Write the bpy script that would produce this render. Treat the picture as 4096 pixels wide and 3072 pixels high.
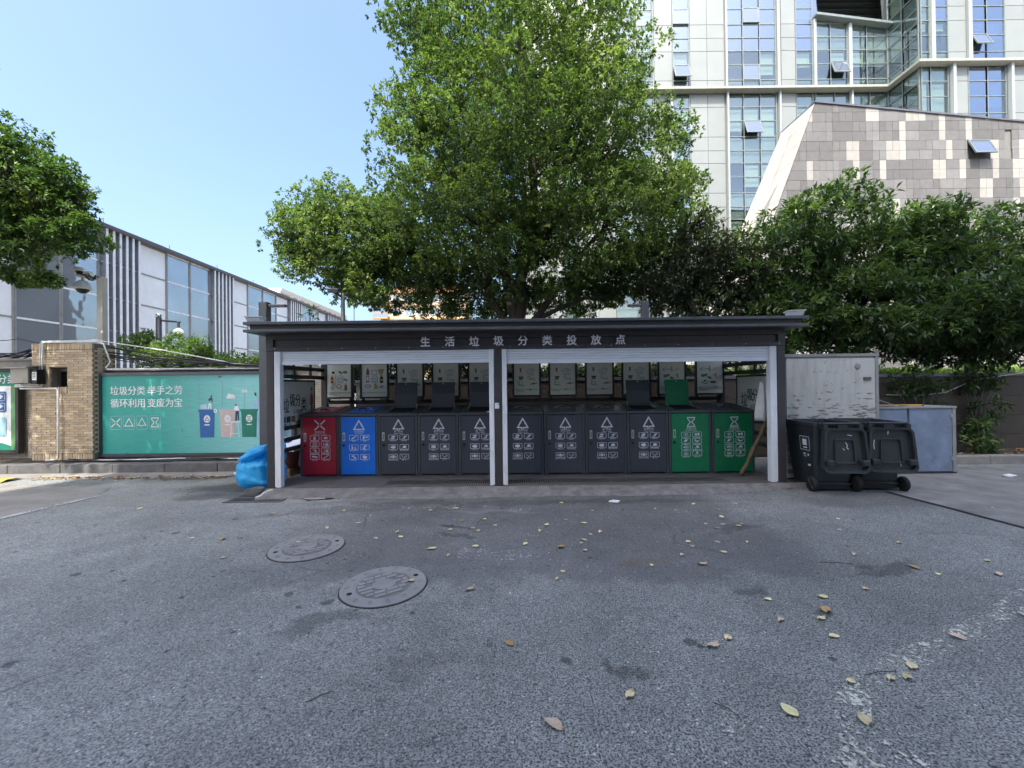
import bpy, math, random
import numpy as np
from mathutils import Matrix, Vector

for o in list(bpy.data.objects): bpy.data.objects.remove(o)
S = bpy.context.scene
COL = S.collection
R = math.radians
random.seed(7)
RNG = np.random.default_rng(11)

# ------------------------------------------------------------------ camera
cam = bpy.data.cameras.new('camera'); camo = bpy.data.objects.new('camera', cam); COL.objects.link(camo)
cam.sensor_width = 36; cam.lens = 36 * 1640 / 4096; cam.clip_start = .05; cam.clip_end = 1500
camo.matrix_world = Matrix.Translation((0, 0, 1.5)) @ Matrix.Rotation(R(90.3), 4, 'X') @ Matrix.Rotation(R(-.65), 4, 'Z')
S.camera = camo
# ------------------------------------------------------------------ sky, sun, exposure
SUN = Vector((-.33, -1, 1.0)); SUN.z = math.hypot(SUN.x, SUN.y) * math.tan(R(57)); SUN.normalize()
world = bpy.data.worlds.new('World'); S.world = world; world.use_nodes = True
wn = world.node_tree
sky = wn.nodes.new('ShaderNodeTexSky'); sky.sky_type = 'NISHITA'; sky.sun_disc = False
sky.sun_elevation = R(57); sky.sun_rotation = math.atan2(SUN.x, SUN.y)
sky.altitude = 0; sky.air_density = 1.2; sky.dust_density = 6.0; sky.ozone_density = 5.0
bg = wn.nodes['Background']; bg.inputs[1].default_value = .10
wn.links.new(sky.outputs[0], bg.inputs[0])
sl = bpy.data.lights.new('sun', 'SUN'); sl.energy = 2.0; sl.angle = R(.5); sl.color = (1, .95, .87)
slo = bpy.data.objects.new('sun', sl); COL.objects.link(slo)
slo.rotation_euler = (-SUN).to_track_quat('-Z', 'Y').to_euler()
vs = S.view_settings
vs.view_transform = 'Standard'; vs.look = 'None'; vs.gamma = 1; vs.use_curve_mapping = False
vs.exposure = 2.15
S.render.engine = 'CYCLES'
S.cycles.use_denoising = True
S.cycles.max_bounces = 8; S.cycles.transparent_max_bounces = 12
S.cycles.diffuse_bounces = 4; S.cycles.glossy_bounces = 3
S.cycles.sample_clamp_indirect = 6

# ------------------------------------------------------------------ materials
MATS = {}
class NT:
    def __init__(s, name):
        s.m = bpy.data.materials.new(name); s.m.use_nodes = True
        s.t = s.m.node_tree; s.b = s.t.nodes['Principled BSDF']; s.o = s.t.nodes['Material Output']
        MATS[name] = s.m
    def n(s, typ, **k):
        x = s.t.nodes.new('ShaderNode' + typ)
        for a, b in k.items():
            if a.startswith('i_'):
                a = a[2:]; a = int(a) if a.isdigit() else a
                s.put(x.inputs[a], b)
            else: setattr(x, a, b)
        return x
    def put(s, sock, b):
        if isinstance(b, bpy.types.NodeSocket): s.t.links.new(b, sock)
        elif isinstance(b, bpy.types.Node): s.t.links.new(b.outputs[0], sock)
        elif isinstance(b, tuple) and len(b) == 3 and sock.type == 'RGBA': sock.default_value = (*b, 1)
        else: sock.default_value = b
    def math(s, op, a, b=0., c=0., clamp=False):
        return s.n('Math', operation=op, i_0=a, i_1=b, i_2=c, use_clamp=clamp).outputs[0]
    def mix(s, f, a, b, mode='MIX'):
        x = s.n('Mix', data_type='RGBA', blend_type=mode); s.put(x.inputs[0], f)
        s.put(x.inputs[6], a); s.put(x.inputs[7], b); return x.outputs[2]
    def ramp(s, f, lo, hi, a=0., b=1.):
        return s.n('MapRange', i_0=f, i_1=lo, i_2=hi, i_3=a, i_4=b, clamp=True).outputs[0]
    def noise(s, co, sc, det=5., rough=.6):
        return s.n('TexNoise', i_Vector=co, i_Scale=sc, i_Detail=det, i_Roughness=rough).outputs[0]
    def co(s): return s.n('TexCoord').outputs['Object']
    def bump(s, h, st, dist=.01):
        return s.n('Bump', i_Strength=st, i_Distance=dist, i_Height=h).outputs[0]
    def set(s, **k):
        for a, b in k.items(): s.put(s.b.inputs[a.replace('_', ' ')], b)

def mk(name, col, rough=.6, metal=0., var=.15, vsc=5., bump=0., bsc=60., spec=.5, dirt=0., dcol=(.05, .045, .04), dsc=2.5, rnd=0., coat=0., stretch=None):
    t = NT(name); co = t.co()
    if stretch: co = t.n('Mapping', i_Vector=co, i_Scale=stretch).outputs[0]
    n = t.noise(co, vsc)
    f = t.ramp(n, .25, .75, 1 - var, 1 + var)
    c = t.mix(1., col, t.n('CombineColor', i_0=f, i_1=f, i_2=f), 'MULTIPLY')
    if rnd:
        co = t.n('VectorMath', operation='ADD', i_0=co, i_1=t.n('CombineXYZ', i_0=t.math('MULTIPLY', t.n('ObjectInfo').outputs['Random'], 40.), i_2=t.math('MULTIPLY', t.n('ObjectInfo').outputs['Random'], 17.)).outputs[0]).outputs[0]; r = t.n('ObjectInfo').outputs['Random']
        g = t.ramp(r, 0, 1, 1 - rnd, 1 + rnd); c = t.mix(1., c, t.n('CombineColor', i_0=g, i_1=g, i_2=g), 'MULTIPLY')
    if dirt:
        d = t.noise(co, dsc, 8., .7); c = t.mix(t.ramp(d, .52, .75, 0, dirt), c, dcol)
    t.set(Base_Color=c, Roughness=t.ramp(n, .2, .8, max(0, rough - .08), min(1, rough + .08)), Metallic=metal)
    t.b.inputs['Specular IOR Level'].default_value = spec
    if coat: t.b.inputs['Coat Weight'].default_value = coat
    if bump: t.set(Normal=t.bump(t.noise(co, bsc, 6.), bump))
    return t.m

mk('frame_paint', (.050, .044, .047), .5, var=.12, dirt=.35, dcol=(.1, .09, .085), dsc=5)
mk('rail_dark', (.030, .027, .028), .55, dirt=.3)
mk('white_rail', (.80, .81, .83), .42, var=.06, dirt=.5, dcol=(.36, .33, .30), dsc=3, stretch=(4, 4, 1))
mk('shutter_white', (.80, .83, .88), .4, var=.06, dirt=.25, dcol=(.4, .42, .46), dsc=4, stretch=(1, 1, 6))
mk('letter_white', (.85, .84, .88), .45, var=.04)
mk('print_white', (.74, .75, .78), .5, var=.12, dirt=.55, dcol=(.30, .31, .33), dsc=7, rnd=.08)
mk('bin_frame', (.075, .083, .090), .42, var=.12, dirt=.35, dcol=(.09, .085, .08))
mk('bin_grey', (.062, .067, .082), .38, var=.10, dirt=.3, dcol=(.085, .08, .08), dsc=3.5, rnd=.09, stretch=(2.5, 2.5, .9))
mk('bin_red', (.50, .018, .038), .38, var=.10, dirt=.35, dcol=(.17, .02, .025), dsc=3, rnd=.09, stretch=(2.5, 2.5, .9))
mk('bin_blue', (.008, .17, .72), .38, var=.10, dirt=.3, dcol=(.02, .09, .33), dsc=3, rnd=.09, stretch=(2.5, 2.5, .9))
mk('bin_green', (.006, .21, .078), .40, var=.12, dirt=.35, dcol=(.006, .09, .04), dsc=3, rnd=.09, stretch=(2.5, 2.5, .9))
mk('silver', (.62, .60, .55), .35, metal=.6, var=.1)
mk('handle_inner', (.10, .09, .08), .5)
mk('black_plastic', (.012, .012, .013), .4)
mk('wheelie_plastic', (.028, .032, .035), .42, var=.25, vsc=3, dirt=.5, dcol=(.075, .075, .07), dsc=4, bump=.12, bsc=40)
mk('tyre', (.014, .014, .014), .8, bump=.2, dirt=.5, dcol=(.07, .065, .06))
mk('slab', (.105, .098, .097), .75, var=.25, dirt=.6, dcol=(.05, .045, .045), dsc=2, bump=.2)
mk('pavement_mix', (.185, .18, .168), .85, var=.35, vsc=3, dirt=.7, dcol=(.08, .076, .07), dsc=2.2, bump=.6, bsc=60)
mk('concrete', (.23, .215, .195), .85, var=.3, vsc=3, dirt=.7, dcol=(.09, .085, .08), dsc=2.2, bump=.45, bsc=45)
mk('apron_mat', (.17, .16, .155), .9, var=.4, vsc=7, dirt=.6, dcol=(.33, .32, .31), dsc=9, bump=.7, bsc=55)
mk('kerb_stone', (.115, .112, .11), .8, var=.35, vsc=6, dirt=.6, dcol=(.2, .19, .18), dsc=3, bump=.3, rnd=.12)
mk('grate_iron', (.115, .110, .105), .6, metal=.3, var=.3, bump=.3)
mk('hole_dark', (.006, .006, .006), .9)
mk('brick_tan', (.52, .405, .27), .85, var=.2, vsc=14, bump=.3, rnd=.22, dirt=.4, dcol=(.22, .16, .11), dsc=2)
mk('brick_grey', (.44, .38, .30), .85, var=.2, vsc=14, bump=.3, rnd=.15, dirt=.4, dcol=(.2, .17, .14), dsc=2)
mk('mortar', (.20, .17, .13), .95, bump=.3)
mk('conduit_white', (.72, .72, .69), .45, dirt=.3)
mk('cable_black', (.012, .012, .014), .5)
mk('meter_metal', (.30, .28, .25), .45, metal=.5, dirt=.5)
mk('wood_white', (.46, .46, .44), .7, var=.12, vsc=4, dirt=.5, dcol=(.36, .36, .35), dsc=3)
mk('raw_wood', (.19, .13, .07), .8, var=.4, vsc=10, bump=.5, bsc=25, dirt=.6, dcol=(.07, .045, .03), dsc=6)
mk('cloth', (.62, .60, .57), .9, bump=.3, bsc=30)
mk('cab_blue', (.185, .235, .325), .5, metal=.0, var=.3, vsc=3.5, dirt=.75, dcol=(.11, .115, .125), dsc=2.6, bump=.1)
mk('cab_frame', (.28, .28, .27), .5, dirt=.6)
mk('orange_paint', (.62, .30, .03), .5)
mk('panel_white', (.86, .875, .89), .35, var=.07, vsc=1.2, dirt=.18, dcol=(.42, .43, .42), dsc=1.4, spec=.6)
mk('fin_steel', (.36, .39, .43), .4, metal=.3, var=.15, vsc=2, dirt=.4, dcol=(.1, .1, .11))
mk('fin_edge', (.82, .84, .86), .4, var=.1)
mk('roof_dark', (.10, .10, .12), .5)
mk('tower_panel', (.235, .253, .238), .45, metal=.15, var=.05, vsc=.8, dirt=.12, dcol=(.33, .34, .31), dsc=.6, rnd=.05)
mk('tower_fin', (.31, .34, .335), .4, var=.06)
mk('tower_mullion', (.21, .24, .225), .4, metal=.4)
mk('tower_ledge', (.32, .32, .265), .5, dirt=.5, dcol=(.36, .30, .16), dsc=2)
mk('joint_dark', (.16, .165, .15), .8)
mk('room_dark', (.045, .05, .055), .9)
mk('blind_cream', (.40, .41, .34), .8, var=.06, rnd=.12)
mk('blind_grey', (.26, .28, .27), .8, var=.06, rnd=.12)
mk('louver_dark', (.045, .058, .045), .5, metal=.3, var=.3)
mk('stone_light', (.30, .29, .262), .8, var=.12, vsc=4, bump=.6, bsc=9, rnd=.07)
mk('stone_grey', (.152, .150, .146), .8, var=.15, vsc=4, bump=.6, bsc=9, rnd=.14)
mk('stone_dark', (.122, .120, .117), .8, var=.15, vsc=4, bump=.6, bsc=9, rnd=.14)
mk('stone_pale', (.34, .312, .28), .7, var=.1, vsc=2, dirt=.25, dcol=(.42, .37, .32), dsc=1.2, stretch=(1, 1, .3))
mk('wall_brown', (.060, .048, .036), .85, var=.2, vsc=3, dirt=.5, bump=.3)
mk('soil', (.045, .035, .025), .95, var=.4, bump=.6, bsc=30)
mk('bark', (.055, .043, .033), .9, var=.4, vsc=9, bump=1., bsc=28, stretch=(1, 1, .25))
mk('bark_pale', (.11, .095, .08), .9, var=.4, vsc=9, bump=.8, bsc=28)
mk('poster_paper', (.80, .82, .69), .45, var=.06, vsc=2)
mk('poster_paper_b', (.60, .65, .63), .45, var=.06, vsc=2)
mk('ink_black', (.025, .025, .025), .6)
mk('ink_red', (.42, .05, .035), .5)
mk('ink_green', (.10, .25, .10), .5)
mk('ink_teal', (.10, .32, .26), .5)
mk('ink_yellow', (.60, .46, .08), .5)
mk('ink_brown', (.26, .13, .06), .5)
mk('ink_blue', (.02, .12, .36), .5)
mk('ink_sky', (.33, .55, .70), .5)
mk('ink_pink', (.58, .46, .43), .5)
mk('ink_white', (.76, .78, .78), .5)
mk('ink_navy', (.03, .06, .12), .5)
mk('ink_darkgreen', (.01, .20, .13), .5)
mk('ink_grass', (.20, .30, .06), .5)
mk('ink_pale', (.45, .60, .66), .5)
mk('manhole_dirt', (.145, .14, .132), .8, var=.3, bump=.3)
mk('manhole_iron', (.25, .243, .235), .6, metal=.1, var=.22, vsc=5, dirt=.4, dcol=(.08, .08, .08), bump=.25)
mk('paper_litter', (.7, .7, .7), .7)
mk('leaf_dry_a', (.56, .46, .27), .7, rnd=.2, var=.2, vsc=30)
mk('leaf_dry_b', (.62, .57, .30), .7, rnd=.2, var=.2, vsc=30)
mk('leaf_dry_c', (.52, .40, .30), .7, rnd=.2, var=.2, vsc=30)
mk('leaf_dry_d', (.40, .25, .10), .7, rnd=.2, var=.2, vsc=30)
mk('terracotta', (.20, .055, .04), .6, dirt=.4)
mk('styro', (.62, .68, .76), .6, var=.1)
mk('apt_wall', (.50, .40, .29), .8, var=.08)
mk('apt_trim', (.50, .26, .08), .7)
mk('apt_roof', (.30, .12, .07), .8)
mk('cream_wall', (.68, .61, .50), .7, var=.05)
mk('far_glass', (.16, .21, .27), .15, spec=.8)
mk('shade_wall', (.55, .54, .52), .8, var=.08)
mk('lamp_grey', (.085, .092, .10), .4, metal=.3)
mk('lamp_white', (.70, .70, .68), .4, dirt=.2)
mk('cream_paint', (.60, .55, .47), .5, var=.06)
mk('chrome', (.7, .7, .7), .12, metal=1.)
mk('yellow_paint', (.42, .30, .07), .6, dirt=.5)

def glass(name, tint, refl, rough=.015, bumps=0., bsc=.5):
    t = NT(name); t.t.nodes.remove(t.b)
    tr = t.n('BsdfTransparent', i_0=tint); gl = t.n('BsdfGlossy', i_1=rough, i_0=(.9, .95, 1))
    lw = t.n('LayerWeight', i_0=.5)
    if bumps:
        nm = t.bump(t.noise(t.co(), bsc, 2.), bumps, .05); t.put(gl.inputs['Normal'], nm)
    f = t.ramp(t.math('POWER', lw.outputs[1], 4.), 0, 1, refl, 1)
    ms = t.n('MixShader', i_0=f, i_1=tr, i_2=gl); t.t.links.new(ms.outputs[0], t.o.inputs[0])
glass('tower_glass', (.80, .865, .84), .13, bumps=.02, bsc=.7)
glass('tower_glass_sky', (.45, .58, .75), .30, bumps=.02, bsc=.7)  # sky reflection put into a bluer, more mirror-like pane
t = NT('left_glass')
nz = t.noise(t.co(), .9, 2., .4)
t.set(Base_Color=t.mix(t.noise(t.co(), .35, 3.), (.27, .31, .34), (.54, .60, .64)), Metallic=.65, Roughness=.03, Normal=t.bump(nz, .25, .06))

# leaves: tint attribute drives the colour of every leaf
def leafmat(name, c0, c1, c2, rough=.45, trans=.3):
    t = NT(name)
    a = t.n('Attribute', attribute_name='tint').outputs['Fac']
    cr = t.n('ValToRGB', i_0=a); e = cr.color_ramp.elements
    e[0].position = .05; e[0].color = (*c0, 1); e[1].position = .95; e[1].color = (*c2, 1)
    m = cr.color_ramp.elements.new(.55); m.color = (*c1, 1)
    t.set(Base_Color=cr.outputs[0], Roughness=rough)
    t.b.inputs['Specular IOR Level'].default_value = .45
    tl = t.n('BsdfTranslucent', i_0=t.mix(1., cr.outputs[0], (1.3, 1.5, .6), 'MULTIPLY'))
    ms = t.n('MixShader', i_0=trans, i_1=t.b.outputs[0], i_2=tl.outputs[0])
    t.t.links.new(ms.outputs[0], t.o.inputs[0])
leafmat('camphor_leaf', (.062, .102, .038), (.120, .182, .060), (.235, .29, .10), .5, .42)
leafmat('camphor_leaf_b', (.050, .098, .034), (.098, .168, .050), (.19, .26, .085), .5, .34)
leafmat('evergreen_leaf', (.034, .060, .028), (.068, .118, .042), (.17, .24, .08), .36, .32)
leafmat('dark_leaf', (.045, .055, .036), (.065, .085, .045), (.10, .13, .06), .38, .22)
leafmat('bright_leaf', (.08, .14, .035), (.15, .24, .06), (.28, .37, .08), .5, .35)

# asphalt -----------------------------------------------------------------
def asphalt(name, lo, hi, stains):
    t = NT(name); co = t.co()
    wc = t.n('VectorMath', operation='MULTIPLY_ADD', i_0=t.n('TexNoise', i_Vector=co, i_Scale=55., i_Detail=3.).outputs['Color'], i_1=(.016, .016, 0), i_2=co).outputs[0]
    v = t.n('TexVoronoi', i_Vector=wc, i_Scale=98.); cell = t.n('SeparateColor', i_0=v.outputs['Color'])
    v2 = t.n('TexVoronoi', i_Vector=wc, i_Scale=47.); cell2 = t.n('SeparateColor', i_0=v2.outputs['Color'])
    big = t.noise(co, .45, 4.); mid = t.noise(co, 2.6, 7., .65); fine = t.noise(co, 210., 3.)
    f = t.math('MULTIPLY_ADD', cell.outputs[0], .55, t.math('MULTIPLY', fine, .55))
    c = t.mix(f, lo, hi)
    sc = t.n('SeparateXYZ', i_0=co); jag = t.noise(co, 1.7, 6., .6)
    yy = t.math('ADD', sc.outputs[1], t.math('MULTIPLY', jag, 1.1))
    old = t.math('MULTIPLY', t.ramp(yy, 3.62, 3.80), t.ramp(t.math('ADD', sc.outputs[0], t.math('MULTIPLY', jag, .8)), 3.1, 2.8))   # older, smoother patch before the shelter
    old = t.math('MULTIPLY', old, t.ramp(sc.outputs[0], -2.6, -1.4))
    coarse = t.math('MULTIPLY', t.ramp(t.math('ADD', sc.outputs[0], t.math('MULTIPLY', jag, 2.)), -1.6, 1.6, .45, 1.), t.ramp(old, 0, 1, 1, .5))
    c = t.mix(t.math('MULTIPLY', old, .55), c, (.105, .100, .104))
    pits = t.ramp(t.noise(co, 108., 2.5, .55), .52, .62)      # irregular gaps between the stones
    c = t.mix(t.math('MULTIPLY', t.math('MULTIPLY', pits, .84), coarse), c, (.022, .022, .024))
    sp = t.math('MULTIPLY', t.ramp(cell2.outputs[1], .93, .94), t.ramp(v2.outputs['Distance'], .30, .18))
    c = t.mix(t.math('MULTIPLY', sp, .85), c, (.6, .6, .6))
    dk = t.math('MULTIPLY', t.ramp(cell2.outputs[0], .94, .95), t.ramp(v2.outputs['Distance'], .5, .35))
    c = t.mix(t.math('MULTIPLY', dk, .6), c, (.03, .03, .032))
    g = t.math('MULTIPLY', t.ramp(big, .32, .68, .78, 1.22), t.ramp(mid, .3, .7, .82, 1.16)); g = t.math('MULTIPLY', g, t.ramp(sc.outputs[0], -3.2, .5, 1.16, .97))
    c = t.mix(1., c, t.n('CombineColor', i_0=g, i_1=g, i_2=g), 'MULTIPLY')
    dust = t.ramp(t.noise(co, 1.1, 6., .7), .56, .74, 0, .35)
    c = t.mix(dust, c, (.20, .185, .165))
    spots = t.n('TexVoronoi', i_Vector=co, i_Scale=2.6); sr = t.n('SeparateColor', i_0=spots.outputs['Color'])
    sd = t.math('ADD', spots.outputs['Distance'], t.math('MULTIPLY', t.noise(co, 9., 4.), .22))
    sm = t.math('MULTIPLY', t.ramp(sr.outputs[0], .48, .50), t.ramp(sd, .225, .185))
    c = t.mix(t.math('MULTIPLY', sm, .62), c, (.025, .024, .026))
    s3 = t.n('TexVoronoi', i_Vector=co, i_Scale=7.5); s3r = t.n('SeparateColor', i_0=s3.outputs['Color'])      # small oil spots
    sm = t.math('MULTIPLY', t.ramp(s3r.outputs[0], .86, .87), t.ramp(t.math('ADD', s3.outputs['Distance'], t.math('MULTIPLY', t.noise(co, 30., 3.), .3)), .33, .25))
    c = t.mix(t.math('MULTIPLY', sm, .7), c, (.025, .024, .026))
    cw = t.n('VectorMath', operation='MULTIPLY_ADD', i_0=t.n('TexNoise', i_Vector=co, i_Scale=1.6, i_Detail=6.).outputs['Color'], i_1=(.4, .4, 0), i_2=co).outputs[0]
    ck = t.n('TexVoronoi', feature='DISTANCE_TO_EDGE', i_Vector=cw, i_Scale=.42).outputs['Distance']           # hairline cracks
    ckm = t.math('MULTIPLY', t.ramp(ck, .0045, .002), t.ramp(t.noise(co, .8, 3.), .54, .60))
    c = t.mix(t.math('MULTIPLY', ckm, .4), c, (.02, .02, .021))
    w = t.n('VectorMath', operation='MULTIPLY_ADD', i_0=t.n('TexNoise', i_Vector=co, i_Scale=2.3, i_Detail=6.).outputs['Color'], i_1=(.7, .7, 0), i_2=co).outputs[0]
    wet = None
    for (x, y, rx, ry, st, col, rot) in stains:
        mp = t.n('Mapping', vector_type='TEXTURE', i_Vector=w, i_Location=(x + .35, y + .35, 0), i_Rotation=(0, 0, R(rot)), i_Scale=(rx, ry, 1))
        sx = t.n('SeparateXYZ', i_0=mp); d = t.math('SQRT', t.math('ADD', t.math('POWER', t.math('ABSOLUTE', sx.outputs[0]), 2.), t.math('POWER', t.math('ABSOLUTE', sx.outputs[1]), 2.)))
        c = t.mix(t.ramp(d, 1.1, .62, 0, st), c, col)
    h = t.math('ADD', t.math('MULTIPLY', pits, -1.), t.math('MULTIPLY', fine, .6))
    t.set(Base_Color=c, Roughness=t.ramp(mid, .3, .7, .72, .88), Normal=t.bump(h, .75, .008))
    t.b.inputs['Specular IOR Level'].default_value = .4
WET = (.022, .021, .022)
asphalt('asphalt', (.082, .085, .080), (.385, .390, .368), [
    (-3.7, 6.35, 1.5, .50, .75, WET, 8), (-5.6, 6.95, 1.5, .13, .7, WET, 2), (-4.1, 5.75, .6, .2, .7, WET, 0), (-5.9, 6.75, 2.2, .16, .3, (.09, .08, .05), 4),
    (-1.2, 2.6, .40, .10, .45, (.05, .05, .05), 15), (-.5, 2.25, .3, .12, .3, (.07, .066, .055), 0), (.2, 5.3, 3.2, .14, .4, (.04, .039, .04), 0),
    (-.65, 4.4, .2, .06, .6, WET, 0), (-.5, 4.1, .2, .06, .4, WET, 0), (2.3, 4.2, .4, .07, .35, WET, 20),
    (3.0, 3.3, .45, .06, .5, WET, 25), (1.65, 2.87, .13, .09, .45, WET, 0), (1.98, 2.62, .10, .05, .5, WET, 0), (.55, 2.15, .07, .05, .5, WET, 0),
    (1.1, 3.45, .26, .08, .4, (.16, .11, .05), 0), (-2.2, 5.0, 1.2, .14, .3, (.06, .056, .055), 10), (-5.0, 5.6, 1.3, .25, .3, (.24, .225, .2), 6), (-.25, 4.95, .55, .06, .2, (.4, .4, .42), -12), (4.6, 5.2, 1.2, .3, .35, (.05, .05, .05), 0)])

def paint(name, col, keep):
    t = NT(name); co = t.co()
    w = t.noise(co, 42., 5., .7); b = t.noise(co, 3.5, 4.)
    m = t.ramp(t.math('ADD', w, t.math('MULTIPLY', b, .55)), keep, keep + .07)
    t.set(Base_Color=col, Roughness=.8, Alpha=m)
paint('worn_white', (.52, .51, .44), .822)
paint('worn_white_b', (.52, .51, .44), .88)
paint('faint_white', (.46, .47, .47), .70)
paint('paint_flecks', (.50, .50, .50), .86)

# ------------------------------------------------------------------ mesh helpers
_tc = {}
def text_geo(s, size):
    k = s
    if k not in _tc:
        cu = bpy.data.curves.new('t', 'FONT'); cu.body = s; cu.size = 1; cu.align_x = 'CENTER'; cu.resolution_u = 2
        o = bpy.data.objects.new('t', cu); COL.objects.link(o); bpy.context.view_layer.update()
        me = bpy.data.meshes.new_from_object(o.evaluated_get(bpy.context.evaluated_depsgraph_get()))
        v = np.array([tuple(x.co) for x in me.vertices]) if len(me.vertices) else np.zeros((1, 3))
        f = [tuple(p.vertices) for p in me.polygons]
        bpy.data.objects.remove(o); bpy.data.meshes.remove(me)
        mid = (v.min(0) + v.max(0)) / 2
        _tc[k] = (v - mid, f, v.max(0) - v.min(0))
    return _tc[k]

class MB:
    def __init__(s): s.v = []; s.f = []; s.m = []
    def add(s, v, f, m=0):
        n = len(s.v); s.v += [tuple(p) for p in v]; s.f += [tuple(i + n for i in q) for q in f]; s.m += [m] * len(f); return s
    def box(s, x0, x1, y0, y1, z0, z1, m=0):
        return s.add([(x0, y0, z0), (x1, y0, z0), (x1, y1, z0), (x0, y1, z0), (x0, y0, z1), (x1, y0, z1), (x1, y1, z1), (x0, y1, z1)],
                     [(0, 3, 2, 1), (4, 5, 6, 7), (0, 1, 5, 4), (1, 2, 6, 5), (2, 3, 7, 6), (3, 0, 4, 7)], m)
    def hexa(s, b, t, m=0):
        return s.add(list(b) + list(t), [(0, 3, 2, 1), (4, 5, 6, 7), (0, 1, 5, 4), (1, 2, 6, 5), (2, 3, 7, 6), (3, 0, 4, 7)], m)
    def poly(s, p, y0, y1, m=0):            # polygon in XZ (counter-clockwise from the front), y0 front, y1 back
        n = len(p); v = [(a, y0, b) for a, b in p] + [(a, y1, b) for a, b in p]
        return s.add(v, [tuple(range(n)), tuple(range(2 * n - 1, n - 1, -1))] + [((i + 1) % n, i, n + i, n + (i + 1) % n) for i in range(n)], m)
    def flat(s, p, y, m=0): return s.add([(a, y, b) for a, b in p], [tuple(range(len(p)))], m)
    def stroke(s, p, w, y, m=0, closed=False):
        p = list(p) + ([p[0]] if closed else [])
        for a, b in zip(p, p[1:]):
            dx, dz = b[0] - a[0], b[1] - a[1]; l = math.hypot(dx, dz) or 1; nx, nz = -dz / l * w / 2, dx / l * w / 2
            ex, ez = dx / l * w * .35, dz / l * w * .35
            s.flat([(a[0] - nx - ex, a[1] - nz - ez), (b[0] - nx + ex, b[1] - nz + ez), (b[0] + nx + ex, b[1] + nz + ez), (a[0] + nx - ex, a[1] + nz - ez)], y, m)
        return s
    def disc(s, cx, cz, rx, rz, y, m=0, n=14): return s.flat([(cx + rx * math.cos(i * 2 * math.pi / n), cz + rz * math.sin(i * 2 * math.pi / n)) for i in range(n)], y, m)
    def ring(s, cx, cz, rx, rz, w, y, m=0, n=16): return s.stroke([(cx + rx * math.cos(i * 2 * math.pi / n), cz + rz * math.sin(i * 2 * math.pi / n)) for i in range(n)], w, y, m, True)
    def tube(s, path, r, n=8, m=0, cap=True):
        path = [Vector(p) for p in path]; rs = r if isinstance(r, (list, tuple)) else [r] * len(path)
        v = []; u = None
        for i, p in enumerate(path):
            d = (path[min(i + 1, len(path) - 1)] - path[max(i - 1, 0)]).normalized()
            if u is None: u = d.orthogonal().normalized()
            u = (u - d * u.dot(d)); u = u.normalized() if u.length > 1e-6 else d.orthogonal().normalized()
            w = d.cross(u)
            v += [p + (u * math.cos(a) + w * math.sin(a)) * rs[i] for a in [j * 2 * math.pi / n for j in range(n)]]
        f = [(i * n + j, i * n + (j + 1) % n, (i + 1) * n + (j + 1) % n, (i + 1) * n + j) for i in range(len(path) - 1) for j in range(n)]
        if cap: f += [tuple(range(n - 1, -1, -1)), tuple((len(path) - 1) * n + j for j in range(n))]
        return s.add(v, f, m)
    def lathe(s, prof, c=(0, 0, 0), n=20, m=0, axis='Z'):
        v = []
        for r, h in prof:
            for j in range(n):
                a = j * 2 * math.pi / n; x, y = r * math.cos(a), r * math.sin(a)
                p = (x, y, h) if axis == 'Z' else ((h, x, y) if axis == 'X' else (x, h, y))
                v.append((c[0] + p[0], c[1] + p[1], c[2] + p[2]))
        k = len(prof)
        fl = (lambda q: q[::-1]) if axis == 'Y' else (lambda q: q)
        return s.add(v, [fl((i * n + j, i * n + (j + 1) % n, (i + 1) * n + (j + 1) % n, (i + 1) * n + j)) for i in range(k - 1) for j in range(n)] + [fl(tuple(range(n - 1, -1, -1))), fl(tuple((k - 1) * n + j for j in range(n)))], m)
    def text(s, txt, size, cx, cz, y, m=0, sx=1., depth=0.):
        v, f, d = text_geo(txt, size); k = size
        s.add([(cx + p[0] * k * sx, y, cz + p[1] * k) for p in v], f, m)
        return s
    def shear(s, fn): s.v = [fn(*p) for p in s.v]; return s

def link(name, me, mats, parent=None, loc=(0, 0, 0), rotz=0., smooth=False):
    o = bpy.data.objects.new(name, me); COL.objects.link(o)
    if mats and not me.materials:
        for m in mats: me.materials.append(MATS[m])
    if smooth and len(me.polygons): me.polygons.foreach_set('use_smooth', [True] * len(me.polygons))
    o.location = loc; o.rotation_euler = (0, 0, rotz)
    if parent: o.parent = parent
    return o
def mesh(name, mb):
    me = bpy.data.meshes.new(name); me.from_pydata(mb.v, [], mb.f); me.polygons.foreach_set('material_index', mb.m); me.update(); return me
def root(p):
    o = Vector((0, 0, 0))
    while p: o += p.location; p = p.parent
    return o
def part(parent, name, mb, mats, smooth=False, world_space=True):
    """mesh built in world metres (or in the thing's own frame), as a child of parent"""
    if world_space and parent:
        r = root(parent); mb.v = [(a - r.x, b - r.y, c - r.z) for a, b, c in mb.v]
    return link(name, mesh(name, mb), [mats] if isinstance(mats, str) else mats, parent, smooth=smooth)
def tag(o, label=None, cat=None, group=None, kind=None):
    if label: o['label'] = label
    if cat: o['category'] = cat
    if group: o['group'] = group
    if kind: o['kind'] = kind
    return o
def thing(name, label, cat, loc=(0, 0, 0), rotz=0., group=None):
    o = bpy.data.objects.new(name, None); o.empty_display_size = .2; COL.objects.link(o)
    o.location = loc; o.rotation_euler = (0, 0, rotz); return tag(o, label, cat, group)
def solo(name, mb, mats, label, cat, group=None, smooth=False, loc=None):
    """thing of one mesh; origin at loc"""
    loc = loc or (0, 0, 0); mb.v = [(a - loc[0], b - loc[1], c - loc[2]) for a, b, c in mb.v]
    return tag(link(name, mesh(name, mb), [mats] if isinstance(mats, str) else mats, None, loc, smooth=smooth), label, cat, group)
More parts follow.
